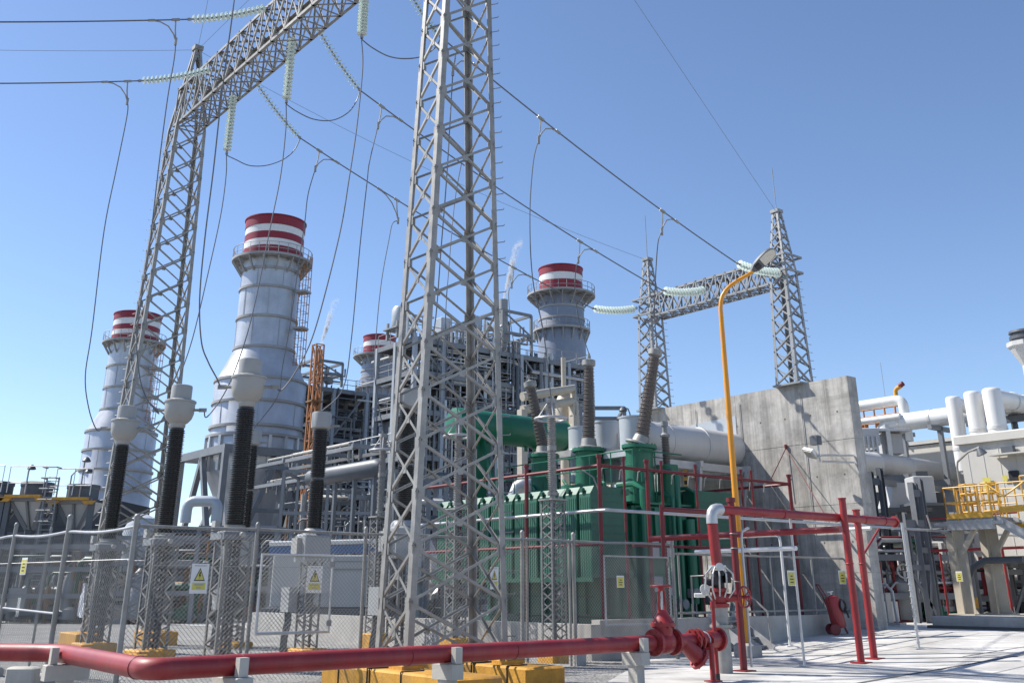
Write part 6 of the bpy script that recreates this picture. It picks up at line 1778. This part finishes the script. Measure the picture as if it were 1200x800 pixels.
# boxes under the duct
t = thing('cable_box', 'light grey box hung below the large grey duct', 'cabinet', xy(at(1085, 590, 43)))
c = at(1084, 573, 43); m = MB(); m.bbox(c+Y_*.5, .85, 1.0, 1.05, .03); m.build('casing', M['cabin'], t)
m = MB(); m.bar(xy(c)+Y_*.6-X_*.2, c+Y_*.6-X_*.2-Z*.5, .3, .3, Y_); m.box(c-Z*.6+Y_*.3, 1.6, 1.2, .1); m.box(c+Z*.6+Y_*.3, .5, .4, .25); m.build('bracket', M['steel_dark'], t)
t = thing('hopper', 'grey tapered hopper box below the large grey duct', 'hopper', xy(at(1060, 590, 45)))
c = at(1061, 585, 45); m = MB(); m.prism([c-X_*.75-Z*.35, c+X_*.85-Z*.35, c+X_*.85+Z*.7, c-X_*.35+Z*.7], Y_*1.5); m.build('cone', M['cabin'], t, smooth=0)
m = MB(); m.box(c-Z*.42+Y_*.7, 2.0, 1.8, .16); m.bar(xy(c)+Y_*.6, c+Y_*.6-Z*.4, .3, .3, Y_); m.build('support', M['steel_dark'], t, smooth=0)
# steel columns
def columns(label, items, Y, mt, name='steel_columns'):
    b = xy(at(items[0][0], 700, Y), .4); t = thing(name, label, 'steel frame', b); 
    for (px, pyt, w) in items:
        q = xy(at(px, 705, Y)); m = MB(); z1 = zat(pyt, Y)
        m.bar(q+Z*.4, xy(q, z1), w, .02, L); m.bar(q+Z*.4+T*(w/2), xy(q, z1)+T*(w/2), .02, w, L); m.bar(q+Z*.4-T*(w/2), xy(q, z1)-T*(w/2), .02, w, L)
        m.box(q+Z*.42, w*1.6, w*1.6, .05, L, T); m.build('column', M[mt], t, smooth=0)
    m = MB()
    for i in range(len(items)-1):
        p, q = xy(at(items[i][0], 705, Y)), xy(at(items[i+1][0], 705, Y)); z = min(zat(items[i][1], Y), zat(items[i+1][1], Y))
        m.bar(xy(p, z-.4), xy(q, z-.4), .16, .26); m.bar(xy(p, z*.55), xy(q, z*.55), .14, .2); m.bar(xy(p, .6), xy(q, z*.5), .1, .1)
    m.build('bracing', M[mt], t, smooth=0); return t
columns('dark steel columns just past the fire wall end', [(1051, 548, .2), (1040, 552, .15)], 41.5, 'steel_dark')
columns('grey steel columns under the light grey box', [(1088, 565, .22), (1098, 560, .18), (1074, 600, .12)], 39.5, 'steel_grey')
columns('slim grey columns between the beige legs', [(1144, 605, .28), (1133, 600, .2)], 41, 'galv_far')
columns('grey columns behind the stair', [(1186, 612, .25), (1208, 600, .3)], 42, 'steel_grey')
skid('jumble of white and green pipes below the hung boxes', 1026, 1125, 615, 712, 41, 51, cols=('galv_light', 'white', 'green', 'steel_dark', 'red_dark', 'white', 'duct', 'galv_far'), n=210, depth=2.5, radii=(.035, .05, .06, .08, .12))
skid('dark machinery and hoses under the stair', 1120, 1230, 628, 715, 43.5, 52, cols=('steel_dark', 'galv_light', 'black', 'red', 'steel_dark'), n=60)
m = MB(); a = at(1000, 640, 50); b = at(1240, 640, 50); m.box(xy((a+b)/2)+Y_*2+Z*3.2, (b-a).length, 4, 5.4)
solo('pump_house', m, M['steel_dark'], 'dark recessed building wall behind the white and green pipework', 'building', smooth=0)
# yellow railed platform with beige legs and stair
PY = 36.2
c0 = at(1104, 612, PY); 
t = thing('stair_platform', 'platform with yellow railings on thick beige legs, with a stair', 'platform', xy(c0, pz))
pzf = zat(607, PY); q0 = xy(at(1110, 607, PY)); q1 = xy(onv(1163, 603, q0, L)); wd = (q1-q0).length
m = MB(); m.box((q0+q1)/2+T*.9+Z*(pzf-.05), wd, 1.8, .1, L, T); m.build('deck', M['galv_far'], t, smooth=0)
m = MB()
for (u0, u1) in ((q0, q1), (q0, q0+T*1.8)): m.bar(xy(u0, pzf+.05), xy(u1, pzf+.05), .05, .16)
hr = zat(572, PY)-pzf
def yrail(a, b, z, h, n):
    for f in (.5, 1.0): m.tube([xy(a, z+h*f), xy(b, z+h*f)], .024, 6)
    for k in range(n+1): p = a+(b-a)*(k/n); m.tube([xy(p, z-.35 if k in (1, n-1) else z), xy(p, z+h)], .028, 6)
yrail(q0, q1, pzf, hr, 4); yrail(q0, q0+T*1.8, pzf, hr, 2); yrail(q0+T*1.8, q1+T*1.8, pzf, hr, 4)
m.build('railing', M['yellow_rail'], t)
m = MB()
for k in range(2):
    p = q0+T*.9+L*.45+(L*.75*k); 
    for z in range(4): m.torus(xy(p, pzf+.2+.3*z), .3, .03, n=14, m=5)
    for i in range(6): m.tube([xy(p, pzf)+V((.3*math.cos(i), .3*math.sin(i), 0)), xy(p, pzf+1.15)+V((.3*math.cos(i), .3*math.sin(i), 0))], .025, 4)
m.build('ladder_cage', M['yellow_rail'], t)
for (pxb, pyb, pxt) in ((1128, 714, 1118), (1172, 712, 1157)):
    q = gr(pxb, pyb, pz); q = xy(at(pxt, 620, PY)); q.z = 0
    m = MB(); m.bar(xy(q, pz), xy(q, pzf-.1), .34, .03, L); m.bar(xy(q, pz)-L*.16, xy(q, pzf-.1)-L*.16, .03, .34, L); m.bar(xy(q, pz)+L*.16, xy(q, pzf-.1)+L*.16, .03, .34, L)
    m.prism([xy(q, pz)+L*.18+T*.04, xy(q, pz)+L*.45+T*.04, xy(q, pz+.4)+L*.18+T*.04], T*-.05); m.box(xy(q, pz+.02), .9, .7, .04, L, T); m.bar(xy(q, pzf-1.2)+L*.1, xy(q, pzf-.15)+L*.9, .14, .14)
    m.build('leg', M['beige'], t, smooth=0)
m = MB(); m.bar(xy(q0, pzf-.25), xy(q1, pzf-.25), .2, .3); m.bar(xy(q0, pzf-.2)-L*.5, xy(q1, pzf-.2)+L*.3, .1, .1); m.build('edge_beam', M['galv_light'], t, smooth=0)
# stair up to the cabin and down to the right
sa = q1+T*.2; sd_ = L
m = MB(); m.bar(xy(sa, pzf-.1), xy(sa+L*4.2, pzf-2.6), .06, .3, Z); m.bar(xy(sa+T*1.1, pzf-.1), xy(sa+L*4.2+T*1.1, pzf-2.6), .06, .3, Z)
m.build('stringer', M['galv_light'], t, smooth=0)
m = MB()
for k in range(12): m.box(xy(sa+L*(.2+.34*k)+T*.55, pzf-.18-.205*k), .26, 1.1, .04, L, T)
m.build('treads', M['galv_far'], t, smooth=0)
ur_ = MB(); m = ur_
ub0 = xy(onv(1172, 595, q0+T*.2, L)); uz = zat(597, ub0.y)
m.bar(xy(ub0, uz), xy(ub0+L*4, uz+.1), .08, .2); m.bar(xy(ub0+T*1.0, uz-.5), xy(ub0+L*4+T*1, uz-.4), .08, .2)
yrail(ub0, ub0+L*4, uz, zat(566, ub0.y)-uz, 4)
yrail(ub0+T*.9+L*.4, ub0+L*4+T*.9, uz-.2, 1.3, 5)
m.tube([xy(q1, pzf+hr), xy(q1+L*.5, pzf+hr*.6), xy(q1+L*1.2, pzf+hr*1.0)], .03, 6)
m.build('upper_railing', M['yellow_rail'], t)
plate('small white plate with yellow symbol between the beige legs', 1121.5, 669, 1127, 681, 35.8, d=L)
lpb = at(1120, 640, 37.5)
t = thing('deck_lamp', 'grey bent lamp pole in front of the cream cabin', 'lamp', xy(lpb, pzf))
m = MB(); z1 = zat(541, 37.5); b_ = xy(at(1126, 575, 37.5)); m.tube([xy(b_, pzf), xy(b_, z1-.2), xy(b_, z1)+L*.05, xy(b_, z1+.3)+L*.5, xy(b_, z1+.42)+L*.95], .04, 7); m.build('pole', M['galv'], t)
m = MB(); e = xy(b_, z1+.3)+L*.95; m.lathe(e-Z*.12-X_*-.05, [(.05, .25), (.1, .18), (.2, 0), (.15, -.03)], 12, V((-.4, 0, 1))); m.build('lantern', M['steel_dark'], t)
# red pipes and odd uprights
m = MB(); 
for (px, pyt, pyb, Y, r_) in ((1111, 648, 712, 38, .045), (1186, 640, 712, 37, .055)): q = xy(at(px, pyb, Y)); m.tube([xy(q, .5), xy(q, zat(pyt, Y))], r_, 8)
solo('fire_pipe', m, M['red'], 'pair of thin red uprights among the beige legs', 'fire pipe')
m = MB(); a, b = at(1090, 645, 39.5), at(1200, 641, 38.5); m.tube([a, b], .05, 8); m.tube([a+Z*1.1, b+Z*1.2], .035, 6)
solo('fire_pipe', m, M['red'], 'low horizontal red pipe behind the beige legs', 'fire pipe')
m = MB(); a = at(1140, 712, 36.6); m.tube([xy(a, pz), xy(a, 1.4), xy(a, 1.9)-L*.05, xy(a, 2.3)+L*.25, xy(a, 2.5)+L*.7, xy(a, 2.5)+L*2], .11, 10)
solo('hose_pipe', m, M['steel_dark'], 'dark bent hose pipe between the beige legs', 'pipe')
m = MB(); a = at(1141, 700, 36.55); m.cyl(xy(a, pz+.2), xy(a, 1.35), .125, n=12); solo('hose_sleeve', m, M['yellow'], 'yellow sleeve on the bent hose pipe', 'sleeve')
m = MB()
for (px, py, w) in ((1030, 712, 1.6), (1082, 714, 2.6), (1052, 716, 1.4)):
    pass
for (lab, px, py, w, mt) in (('pale concrete footing block past the fire wall end', 1050, 721, 1.3, 'conc_kerb'), ('dark flat concrete base before the grey columns', 1103, 719, 2.2, 'asphalt')):
    q = gr(px, py, .5); m = MB(); m.bbox(xy(q, .6)+T*.5, w, 1.2, .36, .03, L, T); solo('concrete_block', m, M[mt], lab, 'block')
m = MB(); q = at(1042, 714, 36.5); q = xy(q); m.bar(xy(q, .5), xy(q, 1.5), .3, .05, L); m.tube([xy(q, 1.75)-L*1.8, xy(q, 1.75), xy(q, 1.55)+L*.2, xy(q, .6)+L*.25], .05, 8); m.box(xy(q, .55)+L*.25, .4, .4, .06, L, T)
solo('guard_rail', m, M['galv_light'], 'bent silver guard rail past the fire wall end', 'railing')
# exhaust funnel at top right
c = at(1205, 412, 44); t = thing('exhaust_funnel', 'ribbed grey exhaust funnel cut by the picture edge', 'funnel', xy(c))
rr_ = 22/pxm(410, 44); m = MB(); m.lathe(xy(c), [(.35, zat(455, 44)), (.35, zat(428, 44)), (rr_*.92, zat(407, 44)), (rr_, zat(406, 44)), (rr_, zat(401, 44))], 10); m.build('hood', M['duct'], t, smooth=20)
m = MB(); m.lathe(xy(c), [(rr_*.72, zat(402, 44)), (rr_*.72, zat(398, 44)), (rr_*.8, zat(397.5, 44)), (rr_*.8, zat(394, 44)), (rr_*.7, zat(393.5, 44)), (rr_*.7, zat(391, 44)), (rr_*.8, zat(390.5, 44)), (rr_*.78, zat(388, 44)), (.1, zat(387, 44))], 24); m.build('cap_rings', M['steel_dark'], t)
m = MB(); m.bar(xy(c), xy(c, zat(440, 44)), .5, .5, L); m.build('mast', M['steel_grey'], t, smooth=0)
m = MB(); p = at(1038, 470, 60); m.tube([p, xy(p, zat(425, 60))], .015, 4); solo('lightning_rod', m, M['galv_far'], 'hair thin lightning rod above the upper white pipes', 'rod')
# ---------------------------------------------------------------- light and camera
EL, AZV = math.radians(47), V((-.95, .32, 0)).normalized()      # towards the sun
w = bpy.data.worlds.new('World'); SC.world = w; w.use_nodes = True
nt = w.node_tree; bg = nt.nodes['Background']
sky = nt.nodes.new('ShaderNodeTexSky'); sky.sky_type = 'NISHITA'; sky.sun_disc = False
sky.sun_elevation = EL; sky.sun_rotation = math.atan2(AZV.x, AZV.y)
sky.altitude = 900; sky.air_density = 1.0; sky.dust_density = .45; sky.ozone_density = 2.4
tn = nt.nodes.new('ShaderNodeVectorMath'); tn.operation = 'MULTIPLY'; tn.inputs[1].default_value = (.96, .98, 1.04)
nt.links.new(sky.outputs['Color'], tn.inputs[0]); nt.links.new(tn.outputs['Vector'], bg.inputs['Color']); bg.inputs['Strength'].default_value = .112
sl = bpy.data.lights.new('sun', 'SUN'); sl.energy = 4.7; sl.angle = math.radians(.53); sl.color = (1.0, .955, .88)
so = bpy.data.objects.new('sun', sl); C.objects.link(so)
dirv = -(AZV*math.cos(EL)+Z*math.sin(EL)); so.rotation_euler = dirv.to_track_quat('-Z', 'Y').to_euler(); so.location = (-60, 0, 80)
cam = bpy.data.cameras.new('camera'); co = bpy.data.objects.new('camera', cam); C.objects.link(co)
co.location = (0, 0, EYE); co.rotation_euler = (PI/2+TH, 0, 0)
cam.sensor_fit = 'HORIZONTAL'; cam.sensor_width = 36; cam.lens = 36*F/1200; cam.shift_y = -(400-CY)/1200; cam.clip_end = 5000; cam.clip_start = .05
SC.camera = co
SC.view_settings.view_transform = 'Standard'; SC.view_settings.look = 'None'; SC.view_settings.exposure = .60; SC.view_settings.gamma = 1
SC.view_settings.use_curve_mapping = False
SC.cycles.volume_step_rate = 1.0; SC.cycles.max_bounces = 6
